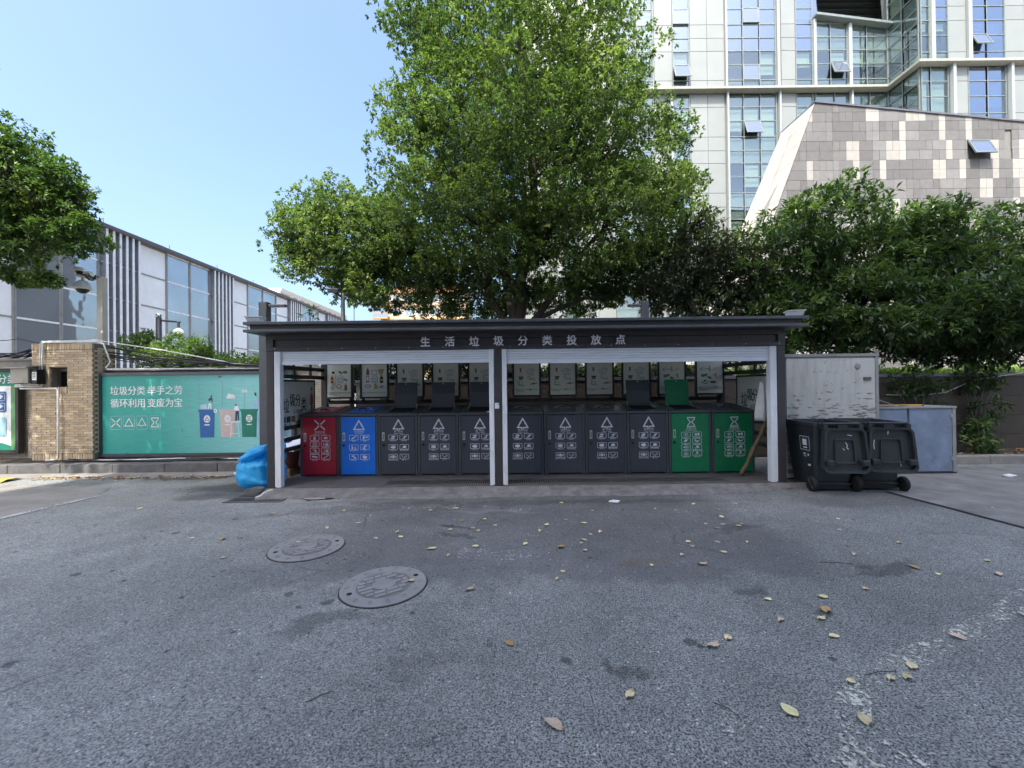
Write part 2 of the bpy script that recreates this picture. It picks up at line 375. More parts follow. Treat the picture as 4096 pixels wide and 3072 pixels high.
def struct(name, mb, mats, smooth=False):
    return tag(link(name, mesh(name, mb), [mats] if isinstance(mats, str) else mats, smooth=smooth), kind='structure')
def bevel(o, w=.006, seg=2):
    b = o.modifiers.new('bevel', 'BEVEL'); b.width = w; b.segments = seg; b.limit_method = 'ANGLE'; return o
def clip(poly, half):                        # convex clip by a*x+b*z<=c
    for a, b, c in half:
        out = []
        for i, p in enumerate(poly):
            q = poly[(i + 1) % len(poly)]; dp = a * p[0] + b * p[1] - c; dq = a * q[0] + b * q[1] - c
            if dp <= 0: out.append(p)
            if (dp < 0 < dq) or (dq < 0 < dp):
                k = dp / (dp - dq); out.append((p[0] + (q[0] - p[0]) * k, p[1] + (q[1] - p[1]) * k))
        poly = out
        if len(poly) < 3: return []
    return poly
# ================================================================== SETTING: ground
def sheet(name, pts, z, m, kind='structure'):
    mb = MB(); mb.add([(x, y, z) for x, y in pts], [tuple(range(len(pts)))]); return tag(link(name, mesh(name, mb), [m]), kind=kind)
sheet('ground', [(-400, -300), (400, -300), (400, 600), (-400, 600)], -.012, 'concrete')
sheet('asphalt_road', [(-14, -6.8), (14, -6.8), (14, 8.2), (-14, 8.2)], 0, 'asphalt')
def wob(a, b, n, amp):
    return [(a[0] + (b[0] - a[0]) * i / n + random.uniform(-amp, amp), a[1] + (b[1] - a[1]) * i / n + random.uniform(-amp, amp)) for i in range(n + 1)]
sheet('concrete_pavement', wob((5.27, 3.4), (5.12, 5.6), 14, .008) + [(5.6, 7.15), (13.5, 7.2), (13.5, 3.4)], .005, 'pavement_mix')
sheet('pavement_joint', wob((5.20, 3.4), (5.05, 5.6), 14, .006) + wob((5.12, 5.6), (5.28, 3.4), 14, .008), .003, 'hole_dark')
sheet('concrete_gutter', [(-14, 7.12)] + wob((-10, 7.14), (-4.6, 7.1), 16, .05) + [(-4.4, 7.5), (-14, 7.5)], .004, 'concrete')
sheet('side_road', [(-14, 4.0)] + wob((-6.15, 4.2), (-5.95, 5.9), 8, .02) + wob((-6.3, 6.35), (-9.5, 6.75), 10, .06) + [(-14, 6.8)], .004, 'concrete')
sheet('painted_line_faint', wob((-6.12, 4.3), (-6.02, 4.9), 4, .01) + wob((-5.98, 5.2), (-5.86, 5.84), 4, .01) + wob((-5.93, 5.9), (-6.08, 5.2), 4, .01) + wob((-6.10, 4.9), (-6.22, 4.3), 4, .01), .008, 'faint_white')
def ribbon(name, path, w, z, m):
    L = []; Rr = []
    for i, (x, y) in enumerate(path):
        a = path[max(i - 1, 0)]; b = path[min(i + 1, len(path) - 1)]; dx, dy = b[0] - a[0], b[1] - a[1]; l = math.hypot(dx, dy)
        L.append((x - dy / l * w / 2, y + dx / l * w / 2, z)); Rr.append((x + dy / l * w / 2, y - dx / l * w / 2, z))
    mb = MB(); n = len(path); mb.add(L + Rr, [(i, n + i, n + i + 1, i + 1) for i in range(n - 1)]); return struct(name, mb, m)
ribbon('painted_line_worn', [(4.3, 3.2), (3.48, 2.81), (2.77, 2.48), (2.2, 2.25), (1.8, 2.08), (1.58, 1.93), (1.46, 1.78), (1.36, 1.6), (1.3, 1.45)], .13, .004, 'worn_white')
ribbon('painted_line_scraps', [(.9, 1.86), (1.15, 1.74), (1.4, 1.66), (1.7, 1.68), (2.1, 1.62)], .17, .007, 'worn_white_b')
ribbon('paint_drips', [(-2.8, 5.32), (-1.6, 5.2), (-.6, 5.12), (.2, 4.95)], .22, .004, 'paint_flecks')
ribbon('paint_drips', [(-.5, 3.7), (-.1, 3.65), (.3, 3.6)], .22, .004, 'paint_flecks')

# concrete apron: sloped, broken front edge
mb = MB(); n = 90; rows = 6; xs = [-3.50 + i * (4.22 + 3.50) / n for i in range(n + 1)]
def front(x): return 5.50 + .05 * math.sin(x * 1.7) + .06 * math.sin(x * .55 + 2) + (max(0, x - 1.5) * .14) + random.uniform(-.012, .012)
V = []
for x in xs:
    yf = front(x); yb = 5.885
    for j in range(rows + 1):
        k = j / rows; V.append((x + (random.uniform(-.006, .006)), yf + (yb - yf) * k, .006 + .066 * min(1, k * 1.25) ** .8 + random.uniform(-.003, .003)))
mb.add(V, [(i * (rows + 1) + j, (i + 1) * (rows + 1) + j, (i + 1) * (rows + 1) + j + 1, i * (rows + 1) + j + 1) for i in range(n) for j in range(rows)])
mb.add([(xs[i], V[i * (rows + 1)][1] - .001, V[i * (rows + 1)][2]) for i in range(n + 1)] + [(xs[i], V[i * (rows + 1)][1] - .012, -.02) for i in range(n + 1)], [(i, n + 1 + i, n + 2 + i, i + 1) for i in range(n)])
struct('concrete_apron', mb, 'apron_mat')

# shelter floor: slabs with thin joints and a long drain grate
fl = struct('shelter_floor', MB().box(-3.56, 3.98, 5.886, 7.72, -.01, .072), 'joint_dark')
for i in range(9):
    for j in range(3):
        x0 = -3.555 + i * .837; y0 = 5.89 + j * .61
        if j == 0: part(fl, 'floor_slab', MB().box(x0, x0 + .831, y0, y0 + .10, .06, .08), 'slab'); y0 += .40; part(fl, 'floor_slab', MB().box(x0, x0 + .831, y0, y0 + .204, .06, .08), 'slab')
        else: part(fl, 'floor_slab', MB().box(x0, x0 + .831, y0, y0 + .604, .06, .08), 'slab')
for i in range(9):
    x0 = -3.555 + i * .837
    if 1.6 < i < 7.2 :
        mb = MB().box(x0, x0 + .831, 6.0, 6.015, .05, .079).box(x0, x0 + .831, 6.27, 6.285, .05, .079)
        for k in range(26): mb.box(x0 + .004 + k * .032, x0 + .021 + k * .032, 6.015, 6.27, .05, .077)
        part(fl, 'drain_grate', mb, 'grate_iron')
        part(fl, 'drain_bed', MB().box(x0, x0 + .831, 6.02, 6.26, .0725, .0735), 'hole_dark')
    else: part(fl, 'floor_slab', MB().box(x0, x0 + .831, 5.996, 6.287, .06, .08), 'slab')

# kerb and pavement on the left
kb = struct('kerb', MB().box(-14, -4.42, 7.50, 7.66, -.02, .10), 'joint_dark')
for i in range(10):
    x0 = -13.99 + i * .957
    o = part(kb, 'kerb_stone', MB().box(x0, x0 + .950, 7.47 + random.uniform(-.006, .006), 7.67, -.02, .165 + random.uniform(-.006, .006)), 'kerb_stone'); bevel(o, .012)
struct('pavement', MB().box(-14, -3.6, 7.672, 8.30, -.02, .145), 'soil')
# planter kerb and soil on the right
kb = struct('planter_kerb', MB().box(5.6, 14, 7.42, 7.52, -.02, .10), 'joint_dark')
for i in range(8):
    x0 = 5.6 + i * 1.0
    o = part(kb, 'kerb_stone', MB().box(x0, x0 + .99, 7.38, 7.54, -.02, .15 + random.uniform(-.005, .005)), 'concrete'); bevel(o, .012)
struct('planting_soil', MB().box(5.6, 14, 7.542, 8.36, -.02, .12), 'soil')
# raised planted bank behind the garden wall
V = []
for j, (y, z) in enumerate([(8.62, 1.40), (10, 1.45), (13, 1.52), (17, 1.6), (19.6, 1.6)]):
    V += [(-3.0, y, z), (34, y, z)]
struct('garden_bank', MB().add(V, [(2 * j, 2 * j + 1, 2 * j + 3, 2 * j + 2) for j in range(4)]), 'soil')

# ================================================================== SHELTER
sh = thing('waste_shelter', 'dark brown steel waste-sorting shelter with two raised white shutters and lettered fascia', 'shelter', (.2, 6.6, 0))
YF = 5.90
for x0, x1 in ((-3.53, -3.425), (-.255, -.148), (3.815, 3.93)):
    bevel(part(sh, 'post', MB().box(x0, x1, 5.89, 6.0, .06, 2.04), 'frame_paint'), .005)
for x0, x1 in ((-3.56, -3.40), (-.285, -.12), (3.79, 3.96)):
    bp = part(sh, 'base_plate', MB().box(x0, x1, 5.887, 6.03, .0805, .089), 'frame_paint')
for x in (-3.0, -1.75, 2.2, 3.3): part(sh, 'fascia_seam', MB().box(x, x + .004, 5.9135, 5.9148, 2.10, 2.205), 'hole_dark')
for i in range(16): part(sh, 'screw', MB().lathe([(.006, 0), (.006, -.004), (.003, -.005)], (-3.4 + i * .483, 5.885, 2.07), 8, axis='Y'), 'silver')
for x in (-3.53, -.25, 3.83): part(sh, 'rear_post', MB().box(x, x + .10, 7.58, 7.68, .07, 2.28), 'rail_dark')
part(sh, 'fascia_panel', MB().box(-3.43, 3.83, 5.915, 5.96, 2.10, 2.20), 'frame_paint')
bevel(part(sh, 'fascia_beam', MB().box(-3.53, 3.93, 5.885, 5.97, 2.04, 2.10), 'frame_paint'), .004)
part(sh, 'fascia_top', MB().box(-3.53, 3.93, 5.885, 5.97, 2.205, 2.275), 'frame_paint')
for x0, x1 in ((-3.53, -3.43), (3.83, 3.93)): part(sh, 'fascia_end', MB().box(x0, x1, 5.887, 5.97, 2.10, 2.205), 'frame_paint')
rf = part(sh, 'roof', MB().box(-3.60, 4.0, 5.64, 7.80, 2.278, 2.405), 'frame_paint')
bevel(part(rf, 'eave_band', MB().box(-3.66, 4.06, 5.58, 5.642, 2.276, 2.312).box(-3.66, -3.598, 5.642, 7.84, 2.276, 2.312).box(3.998, 4.06, 5.642, 7.84, 2.276, 2.312), 'lamp_grey'), .004)
bevel(part(rf, 'roof_edge', MB().box(-3.66, 4.06, 5.58, 5.642, 2.378, 2.418).box(-3.66, -3.598, 5.642, 7.84, 2.378, 2.418).box(3.998, 4.06, 5.642, 7.84, 2.378, 2.418), 'lamp_grey'), .004)
part(rf, 'roof_sheet', MB().box(-3.6, 4.0, 5.642, 7.8, 2.406, 2.41), 'roof_dark')
for i, ch in enumerate('生活垃圾分类投放点'):
    x = -1.235 + i * .3495
    mb = MB(); v, f, d = text_geo(ch, 1); k = .150
    # bold: the glyph drawn with small offsets front to back
    for dx, dz, dy in ((-.0035, 0, 0), (.0035, 0, .0006), (0, .0035, .0012), (0, -.0035, .0018)):
        mb.add([(x + p[0] * k + dx, 5.872 + dy, 2.152 + p[1] * k + dz) for p in v], f)
    mb.add([(x + p[0] * k, 5.8835, 2.152 + p[1] * k) for p in v], f)
    part(sh, 'letter', mb, 'letter_white')
# white guide rails and shutters
for x0, x1 in ((-3.42, -3.335), (-.330, -.260), (-.143, -.075), (3.715, 3.81)):
    bevel(part(sh, 'guide_rail', MB().box(x0, x1, 5.895, 5.99, .078, 2.036), 'white_rail'), .004)
for x0, x1, zb in ((-3.334, -.331, 1.845), (-.074, 3.714, 1.825)):
    zs = [2.036, 2.002, 1.968, 1.934, 1.900] if zb > 1.83 else [2.036, 2.0, 1.963, 1.926, 1.890]
    for a, b in zip(zs, zs[1:]):
        bevel(part(sh, 'shutter_slat', MB().box(x0, x1, 5.925, 5.945, b + .0035, a), 'shutter_white'), .003)
    bevel(part(sh, 'shutter_bottom_bar', MB().box(x0, x1, 5.92, 5.95, zb, zs[-1]), 'shutter_white'), .004)
    part(sh, 'shutter_light_stop', MB().box(x0, x1, 5.946, 5.952, zb + .02, 2.034), 'fin_steel')  # strip added to block light from behind between the slats
    part(sh, 'shutter_roll', MB().box(x0, x1, 5.955, 6.22, 2.04, 2.26), 'rail_dark')
# rear rails and side rails
for z0, z1 in ((1.20, 1.27), (1.96, 2.02)):
    part(sh, 'rear_rail', MB().box(-3.43, 3.83, 7.60, 7.65, z0, z1), 'frame_paint')
part(sh, 'rear_panel', MB().box(-3.43, 3.83, 7.66, 7.675, .10, 1.12), 'rail_dark')
for x, xs in ((-3.52, -1), (3.88, 1)):
    for z in (.52, .68, .86, 1.66, 1.80):
        part(sh, 'side_rail', MB().box(x, x + .04, 6.0, 7.58, z, z + .062), 'rail_dark')
    for y in (6.55, 7.1): part(sh, 'side_post', MB().box(x + .005, x + .035, y, y + .04, 1.722, 2.27), 'rail_dark')
part(sh, 'sticker', MB().flat([(-.25, 1.18), (-.19, 1.18), (-.185, 1.22), (-.20, 1.24), (-.185, 1.255), (-.19, 1.26), (-.25, 1.265)], 5.886), 'print_white')

# ---------------------------------------------------------------- print helpers
def rrect(cx, cz, w, h, r=.012, n=3):
    p = []
    for sx, sz, a0 in ((1, -1, -90), (1, 1, 0), (-1, 1, 90), (-1, -1, 180)):
        for i in range(n + 1):
            a = R(a0 + 90 * i / n); p.append((cx + sx * (w / 2 - r) + r * math.cos(a), cz + sz * (h / 2 - r) + r * math.sin(a)))
    return p
def blob(cx, cz, rx, rz, seed, n=11, j=.25):
    q = random.Random(seed); return [(cx + rx * math.cos(i * 6.2832 / n) * (1 + q.uniform(-j, j)), cz + rz * math.sin(i * 6.2832 / n) * (1 + q.uniform(-j, j))) for i in range(n)]
def rot(p, cx, cz, a):
    c, s_ = math.cos(R(a)), math.sin(R(a)); return [(cx + (x - cx) * c - (z - cz) * s_, cz + (x - cx) * s_ + (z - cz) * c) for x, z in p]
def rect(cx, cz, w, h): return [(cx - w / 2, cz - h / 2), (cx + w / 2, cz - h / 2), (cx + w / 2, cz + h / 2), (cx - w / 2, cz + h / 2)]
def sym_triangle(mb, cx, cz, k, y, m=0, tree=False, w=.02):
    c = [(cx - k * .5, cz - k * .40), (cx + k * .5, cz - k * .40), (cx, cz + k * .48)]
    for i in range(3):
        a, b = c[i], c[(i + 1) % 3]
        P = lambda t_: (a[0] + (b[0] - a[0]) * t_, a[1] + (b[1] - a[1]) * t_)
        if tree and i == 0:
            mb.stroke([P(.06), P(.42)], w, y, m); mb.stroke([P(.58), P(.94)], w, y, m)
            mb.stroke([P(.42), (P(.42)[0], P(.42)[1] - k * .16)], w * .8, y, m); mb.stroke([P(.58), (P(.58)[0], P(.58)[1] - k * .12)], w * .8, y, m)
        else:
            mb.stroke([P(.08), P(.40)], w, y, m); mb.stroke([P(.50), P(.92)], w, y, m)
            q = P(.44); dx, dz = b[0] - a[0], b[1] - a[1]; l = math.hypot(dx, dz); dx /= l; dz /= l
            mb.flat([(q[0] - dz * w, q[1] + dx * w), (q[0] + dz * w, q[1] - dx * w), (q[0] + dx * w * 1.3, q[1] + dz * w * 1.3)][::-1] if False else [(q[0] + dz * w, q[1] - dx * w), (q[0] + dx * w * 1.3, q[1] + dz * w * 1.3), (q[0] - dz * w, q[1] + dx * w)], y, m)
        mb.disc(a[0], a[1], w * .62, w * .62, y, m, 8)
def sym_cross(mb, cx, cz, k, y, m=0, w=.02):
    for sx in (-1, 1):
        for sz in (-1, 1):
            mb.stroke([(cx + sx * k * .5, cz + sz * k * .47), (cx + sx * k * .13, cz + sz * k * .12)], w, y, m)
            p = [(cx + sx * k * .05, cz + sz * k * .04), (cx + sx * k * .23, cz + sz * k * .05), (cx + sx * k * .06, cz + sz * k * .22)]
            mb.flat(p if sx * sz > 0 else p[::-1], y, m)
def sym_hourglass(mb, cx, cz, k, y, m=0, w=.016):
    for sz in (-1, 1):
        mb.stroke([(cx - k * .42, cz + sz * k * .5), (cx + k * .42, cz + sz * k * .5)], w, y, m)
        for sx in (-1, 1): mb.stroke([(cx + sx * k * .38, cz + sz * k * .46), (cx + sx * k * .34, cz + sz * k * .3), (cx + sx * k * .07, cz)], w, y, m)
    for i in range(5): mb.disc(cx + (i - 2) * k * .09, cz - k * (.36 - .06 * (i % 2)), .004, .004, y, m, 6)
    for i in range(3): mb.disc(cx + (i - 1) * k * .1, cz + k * (.34 - .05 * (i % 2)), .004, .004, y, m, 6)
def pictogram(kind):
    """one framed pictogram with its caption, centred on 0,0"""
    mb = MB(); W_, H_, y = .142, .078, 0
    mb.stroke(rrect(0, 0, W_, H_, .008, 2), .0062, y, 0, True)
    k, cap = kind
    F = lambda p: mb.flat(p, y); St = lambda p, w=.006: mb.stroke(p, w, y)
    if k == 'battery': F(rot([(-.017, -.027), (.017, -.027), (.017, .017), (.007, .017), (.007, .026), (-.007, .026), (-.007, .017), (-.017, .017)], 0, 0, -12))
    elif k == 'button': mb.disc(0, 0, .034, .019, y)
    elif k == 'lamp': mb.ring(0, .006, .025, .018, .008, y); F(rect(0, -.026, .09, .007)); F(rect(.03, .006, .016, .012))
    elif k == 'medicine': mb.disc(-.03, -.002, .011, .017, y); F(rect(.02, -.008, .05, .034)); F(rect(.02, .018, .032, .010))
    elif k == 'spray': F(rot(rect(.012, -.004, .024, .05), .012, -.004, 32)); St([(-.012, .014), (-.034, .005)])
    elif k == 'bucket': F([(.002, -.024), (.04, -.024), (.046, .006), (-.004, .006)]); St([(-.004, .006), (.02, .026), (.046, .006)], .005); F(rect(-.026, 0, .006, .03)); F(rect(-.03, -.022, .03, .005))
    elif k == 'roll': F(rot(rect(0, 0, .09, .024), 0, 0, -10)); 
    elif k == 'thermometer': St([(-.042, -.026), (.026, .014)], .009); F(rot(rect(.03, .017, .03, .014), .03, .017, 32))
    elif k == 'bottle': F(rot(rect(-.014, -.008, .05, .021), -.014, -.008, 30)); St([(.01, .006), (.044, .026)], .011)
    elif k == 'can': F(rot(rect(-.02, -.012, .03, .024), -.02, -.012, -30)); F(blob(-.01, .014, .016, .013, 3, 12, .4)); F(blob(.034, .006, .016, .01, 5, 9, .3))
    elif k == 'plastic': F(rect(-.026, -.008, .02, .04)); F([(-.036, .012), (-.016, .012), (-.022, .028), (-.03, .028)]); mb.ring(.02, -.012, .014, .014, .010, y)
    elif k == 'paper': mb.disc(.006, .018, .026, .010, y); F(blob(-.012, -.014, .028, .013, 8)); F(rect(.03, .012, .012, .01))
    elif k == 'clothes': F([(-.04, 0), (-.03, .022), (.004, .026), (.016, .008), (.002, .004), (-.004, -.01), (-.02, .004)]); mb.disc(.02, -.016, .022, .013, y)
    elif k == 'pot': F(blob(0, -.004, .038, .024, 12, 16, .12)); St([(-.045, .012), (-.02, .024)])
    elif k == 'paper_dirty': F(blob(0, .012, .034, .013, 21)); F(blob(-.008, -.016, .03, .012, 22)); 
    elif k == 'diaper': F([(-.024, .012), (.038, .026), (.044, .012), (.02, .006), (.012, -.02), (-.03, -.026), (-.034, -.016), (-.004, -.008), (.0, .006)])
    elif k == 'dust': F(blob(0, -.002, .044, .024, 31, 18, .12)); [St([(a, .022), (a * 1.2, .031)], .004) for a in (-.03, -.012, .008, .026)]
    elif k == 'ceramic': F(blob(.004, 0, .032, .021, 35, 13, .12)); St([(-.05, -.024), (-.02, -.022)], .005); St([(.03, -.024), (.048, -.024)], .005)
    elif k == 'pad': mb.stroke(rrect(0, 0, .10, .028, .013), .006, y, 0, True); F(rect(0, 0, .03, .042)); F(rect(-.034, 0, .02, .012)); F(rect(.034, 0, .02, .012))
    elif k == 'cigarette': mb.stroke(rot(rect(.016, -.004, .056, .016), .016, -.004, 35), .005, y, 0, True); St([(-.045, .012), (-.036, .016), (-.03, .008), (-.026, -.012)])
    elif k == 'bones': St([(-.04, .01), (-.01, -.006), (.02, -.026)], .006); St([(-.02, .022), (.006, 0), (.03, .002), (.036, -.022)], .006); St([(-.012, -.02), (.012, .024), (.034, .01)], .005)
    elif k == 'biscuit': F(rot(rect(-.018, 0, .034, .034), -.018, 0, 15)); mb.disc(.024, .006, .017, .02, y); F(rect(.024, -.012, .03, .012))
    elif k == 'leafveg': F([(-.034, -.026), (-.03, .0), (-.008, .026), (.036, .022), (.02, .004), (.004, -.012), (-.004, -.026), (-.014, -.006)])
    elif k == 'fishbone': F(blob(0, -.006, .032, .012, 44, 11, .3)); F(blob(-.03, .014, .016, .010, 45)); St([(.02, 0), (.048, .016)], .007)
    elif k == 'husk': F(blob(-.004, .002, .036, .008, 47)); St([(-.046, .0), (-.01, .022), (.044, .016), (.048, -.01), (0, -.022), (-.046, 0)], .005)
    elif k == 'flower': F(blob(.01, .006, .024, .02, 51, 14, .35)); St([(-.006, -.008), (-.03, -.03)], .006); St([(-.02, -.02), (-.034, -.006)], .006)
    elif k == 'offal': mb.stroke(rrect(0, -.004, .07, .034, .014), .005, y, 0, True); [St([(-.03, a), (.024, a + .002)], .004) for a in (-.012, -.004, .004)]
    elif k == 'leftover': F(rect(0, .008, .03, .032)); mb.disc(0, .022, .015, .010, y); F(rect(.034, -.018, .026, .01)); St([(-.04, -.006), (-.03, -.02), (-.006, -.024)], .006)
    mb.text(cap, .0225, 0, -.0535, y, 0, 1.25)
    return mesh('icon', mb)
ICONS = {}
def icon_mesh(kind):
    if kind not in ICONS: ICONS[kind] = pictogram(kind); ICONS[kind].materials.append(MATS['print_white'])
    return ICONS[kind]
SETS = {
 'red': [('battery', '充电电池'), ('button', '扣式电池'), ('lamp', '灯  管'), ('medicine', '弃置药品'), ('spray', '杀虫剂(容器)'), ('bucket', '油漆(容器)'), ('roll', '硒  鼓'), ('thermometer', '水银产品')],
 'blue': [('bottle', '玻璃'), ('can', '金属'), ('plastic', '塑料(橡胶)'), ('paper', '纸'), ('clothes', '织物品'), ('pot', '小家电')],
 'grey': [('paper_dirty', '污染纸张'), ('diaper', '纸尿裤'), ('dust', '少量尘土'), ('ceramic', '破旧陶瓷品'), ('pad', '妇女卫生用品'), ('cigarette', '烟  头')],
 'green': [('bones', '菜梗'), ('biscuit', '饼干糕点'), ('leafveg', '菜叶'), ('fishbone', '动物内脏'), ('husk', '果壳'), ('flower', '盆栽绿植、花卉'), ('offal', '肉类内脏'), ('leftover', '茶叶渣')]}
NAMES = {'red': ('有害垃圾', 'Hazardous waste'), 'blue': ('可回收物', 'Recyclable'), 'grey': ('其他垃圾', 'Other waste'), 'green': ('易腐垃圾', 'Perishable waste')}

def waste_bin(x, y, w, kind, is_open, label, worn=None):
    b = thing('waste_bin', label, 'waste bin', (x, y, .08), 0, 'row of sorted waste bins in the shelter')
    hw = w / 2; b.rotation_euler.z = random.uniform(-.008, .008); L = lambda name, mb, m, sm=False, par=None: part(par or b, name, mb, m, sm, False)
    dm = 'bin_' + kind
    # carcass: side walls, back, sloped top with an opening
    mb = MB().box(-hw, -hw + .035, 0, .70, 0, .965).box(hw - .035, hw, 0, .70, 0, .965).box(-hw + .035, hw - .035, .68, .70, 0, .965)
    mb.box(-hw + .035, hw - .035, .002, .03, .955, .966)
    mb.hexa([(-hw, -.012, .966), (hw, -.012, .966), (hw, .72, .966), (-hw, .72, .966)], [(-hw, -.012, 1.0), (hw, -.012, 1.0), (hw, .72, 1.09), (-hw, .72, 1.09)])
    bevel(L('cabinet', mb, 'bin_frame'), .005)
    d = L('door', MB().box(-hw + .040, hw - .040, -.006, .014, .022, .950), dm); bevel(d, .004)
    hx = -hw + .085
    L('handle', MB().box(hx - .019, hx + .019, -.013, -.006, .565, .70), 'silver', par=d)
    L('handle_recess', MB().box(hx - .008, hx + .008, -.0145, -.013, .585, .68), 'handle_inner', par=d)
    L('lock', MB().lathe([(.018, 0), (.018, -.014), (.010, -.016)], (hx - .004, -.006, .50), 10, axis='Y').box(hx - .010, hx + .002, -.026, -.018, .47, .50), 'black_plastic', par=d)
    Y = -.0085
    mb = MB(); sx = .012
    if kind == 'red': sym_cross(mb, sx, .825, .16, Y)
    elif kind == 'blue': sym_triangle(mb, sx, .815, .165, Y)
    elif kind == 'grey': sym_triangle(mb, sx, .820, .165, Y, tree=True)
    else: sym_hourglass(mb, sx, .815, .145, Y)
    L('symbol', mb, 'print_white', par=d)
    zh, en = NAMES[kind]
    if worn is not None: zh = zh[:worn] + '  ' + zh[worn + 1:]
    L('lettering', MB().text(zh, .038, sx, .712, Y, 0, 1.06).text(en, .027, sx, .680, Y, 0, 1.1), 'print_white', par=d)
    icons = SETS[kind]; rows = len(icons) // 2
    for i, ic in enumerate(icons):
        z = (.617 - .101 * (i // 2)) if rows == 4 else (.617 - .155 * (i // 2))
        link('icon', icon_mesh(ic), None, d, (sx - .085 + (.178 if i % 2 else 0), Y, z))
    for s_ in (-1, 1): L('foot', MB().box(s_ * (hw - .03) - .025, s_ * (hw - .03) + .025, .01, .06, -.001, .022), 'bin_frame')
    top = lambda yy: 1.0 + (yy + .012) * .09 / .732
    if not is_open:
        lid = L('lid', MB().hexa([(-.20, .10, top(.10) - .002), (.20, .10, top(.10) - .002), (.20, .62, top(.62) - .002), (-.20, .62, top(.62) - .002)], [(-.20, .10, top(.10) + .012), (.20, .10, top(.10) + .012), (.20, .62, top(.62) + .012), (-.20, .62, top(.62) + .012)]), dm if kind != 'green' else 'bin_frame'); bevel(lid, .004)
        mb = MB()
        if kind == 'red': sym_cross(mb, 0, 0, .24, 0, w=.03)
        elif kind == 'green': sym_hourglass(mb, 0, 0, .2, 0, w=.02)
        else: sym_triangle(mb, 0, 0, .25, 0, tree=kind == 'grey', w=.022)
        mb.v = [(p[0], .40 + p[2], top(.40 + p[2]) + .0145) for p in mb.v]
        L('lid_symbol', mb, 'print_white', par=lid)
        L('lid_handle', MB().tube([(-.06, .20, top(.2) + .012), (-.055, .19, top(.2) + .045), (.055, .19, top(.2) + .045), (.06, .20, top(.2) + .012)], .008, 6), 'black_plastic', par=lid)
    else:
        yb = .50; zb = top(yb)
        L('opening', MB().hexa([(-.19, .12, top(.12) + .001), (.19, .12, top(.12) + .001), (.19, yb, top(yb) + .001), (-.19, yb, top(yb) + .001)], [(-.19, .12, top(.12) + .003), (.19, .12, top(.12) + .003), (.19, yb, top(yb) + .003), (-.19, yb, top(yb) + .003)]), 'hole_dark')
        lm = 'bin_green' if kind == 'green' else 'bin_grey'
        lid = L('lid', MB().box(-.20, .20, yb, yb + .016, zb + .004, zb + .245).hexa([(-.20, yb + .001, zb + .246), (.20, yb + .001, zb + .246), (.20, yb + .017, zb + .246), (-.20, yb + .017, zb + .246)], [(-.20, yb + .035, zb + .44), (.20, yb + .035, zb + .44), (.20, yb + .05, zb + .44), (-.20, yb + .05, zb + .44)]), lm); bevel(lid, .004)
        L('lid_lock', MB().lathe([(.012, 0), (.012, -.012), (.006, -.016)], (0, yb + .031, zb + .415), 10, axis='Y'), 'silver', par=lid)
        for s_ in (-1, 1): L('lid_stay', MB().tube([(s_ * .195, yb - .004, zb + .07), (s_ * .215, yb - .14, top(yb - .14) + .005)], .006, 6), 'silver', par=lid)
    return b
EX = [-3.44, -2.81, -2.17, -1.53, -.87, -.20, .505, 1.165, 1.83, 2.495, 3.18, 3.865]
SPEC = [('red', 0, 'red-doored hazardous waste bin at the left end of the shelter row', None), ('blue', 0, 'blue-doored recyclable waste bin beside the red one', None),
        ('grey', 1, 'grey waste bin with open lid directly right of the blue bin', 1), ('grey', 1, 'grey waste bin with open lid, second grey one right of the blue bin', None),
        ('grey', 1, 'grey waste bin with open lid, partly hidden by the left rail of the middle post', 1),
        ('grey', 0, 'grey waste bin with closed lid just right of the middle post', None), ('grey', 0, 'closed grey waste bin, second one right of the middle post', None),
        ('grey', 0, 'closed grey waste bin, third one right of the middle post', 1), ('grey', 1, 'grey waste bin with open lid standing beside the open green bin', None),
        ('green', 1, 'green-doored perishable waste bin with its green lid standing open', None), ('green', 0, 'green-doored perishable waste bin with closed lid at the right end of the row', None)]
for i, (k, op, lab, wn_) in enumerate(SPEC):
    w = EX[i + 1] - EX[i] - .008
    waste_bin((EX[i] + EX[i + 1]) / 2, 6.64 - i * .010 + random.uniform(-.006, .006), w, k, op, lab, wn_)

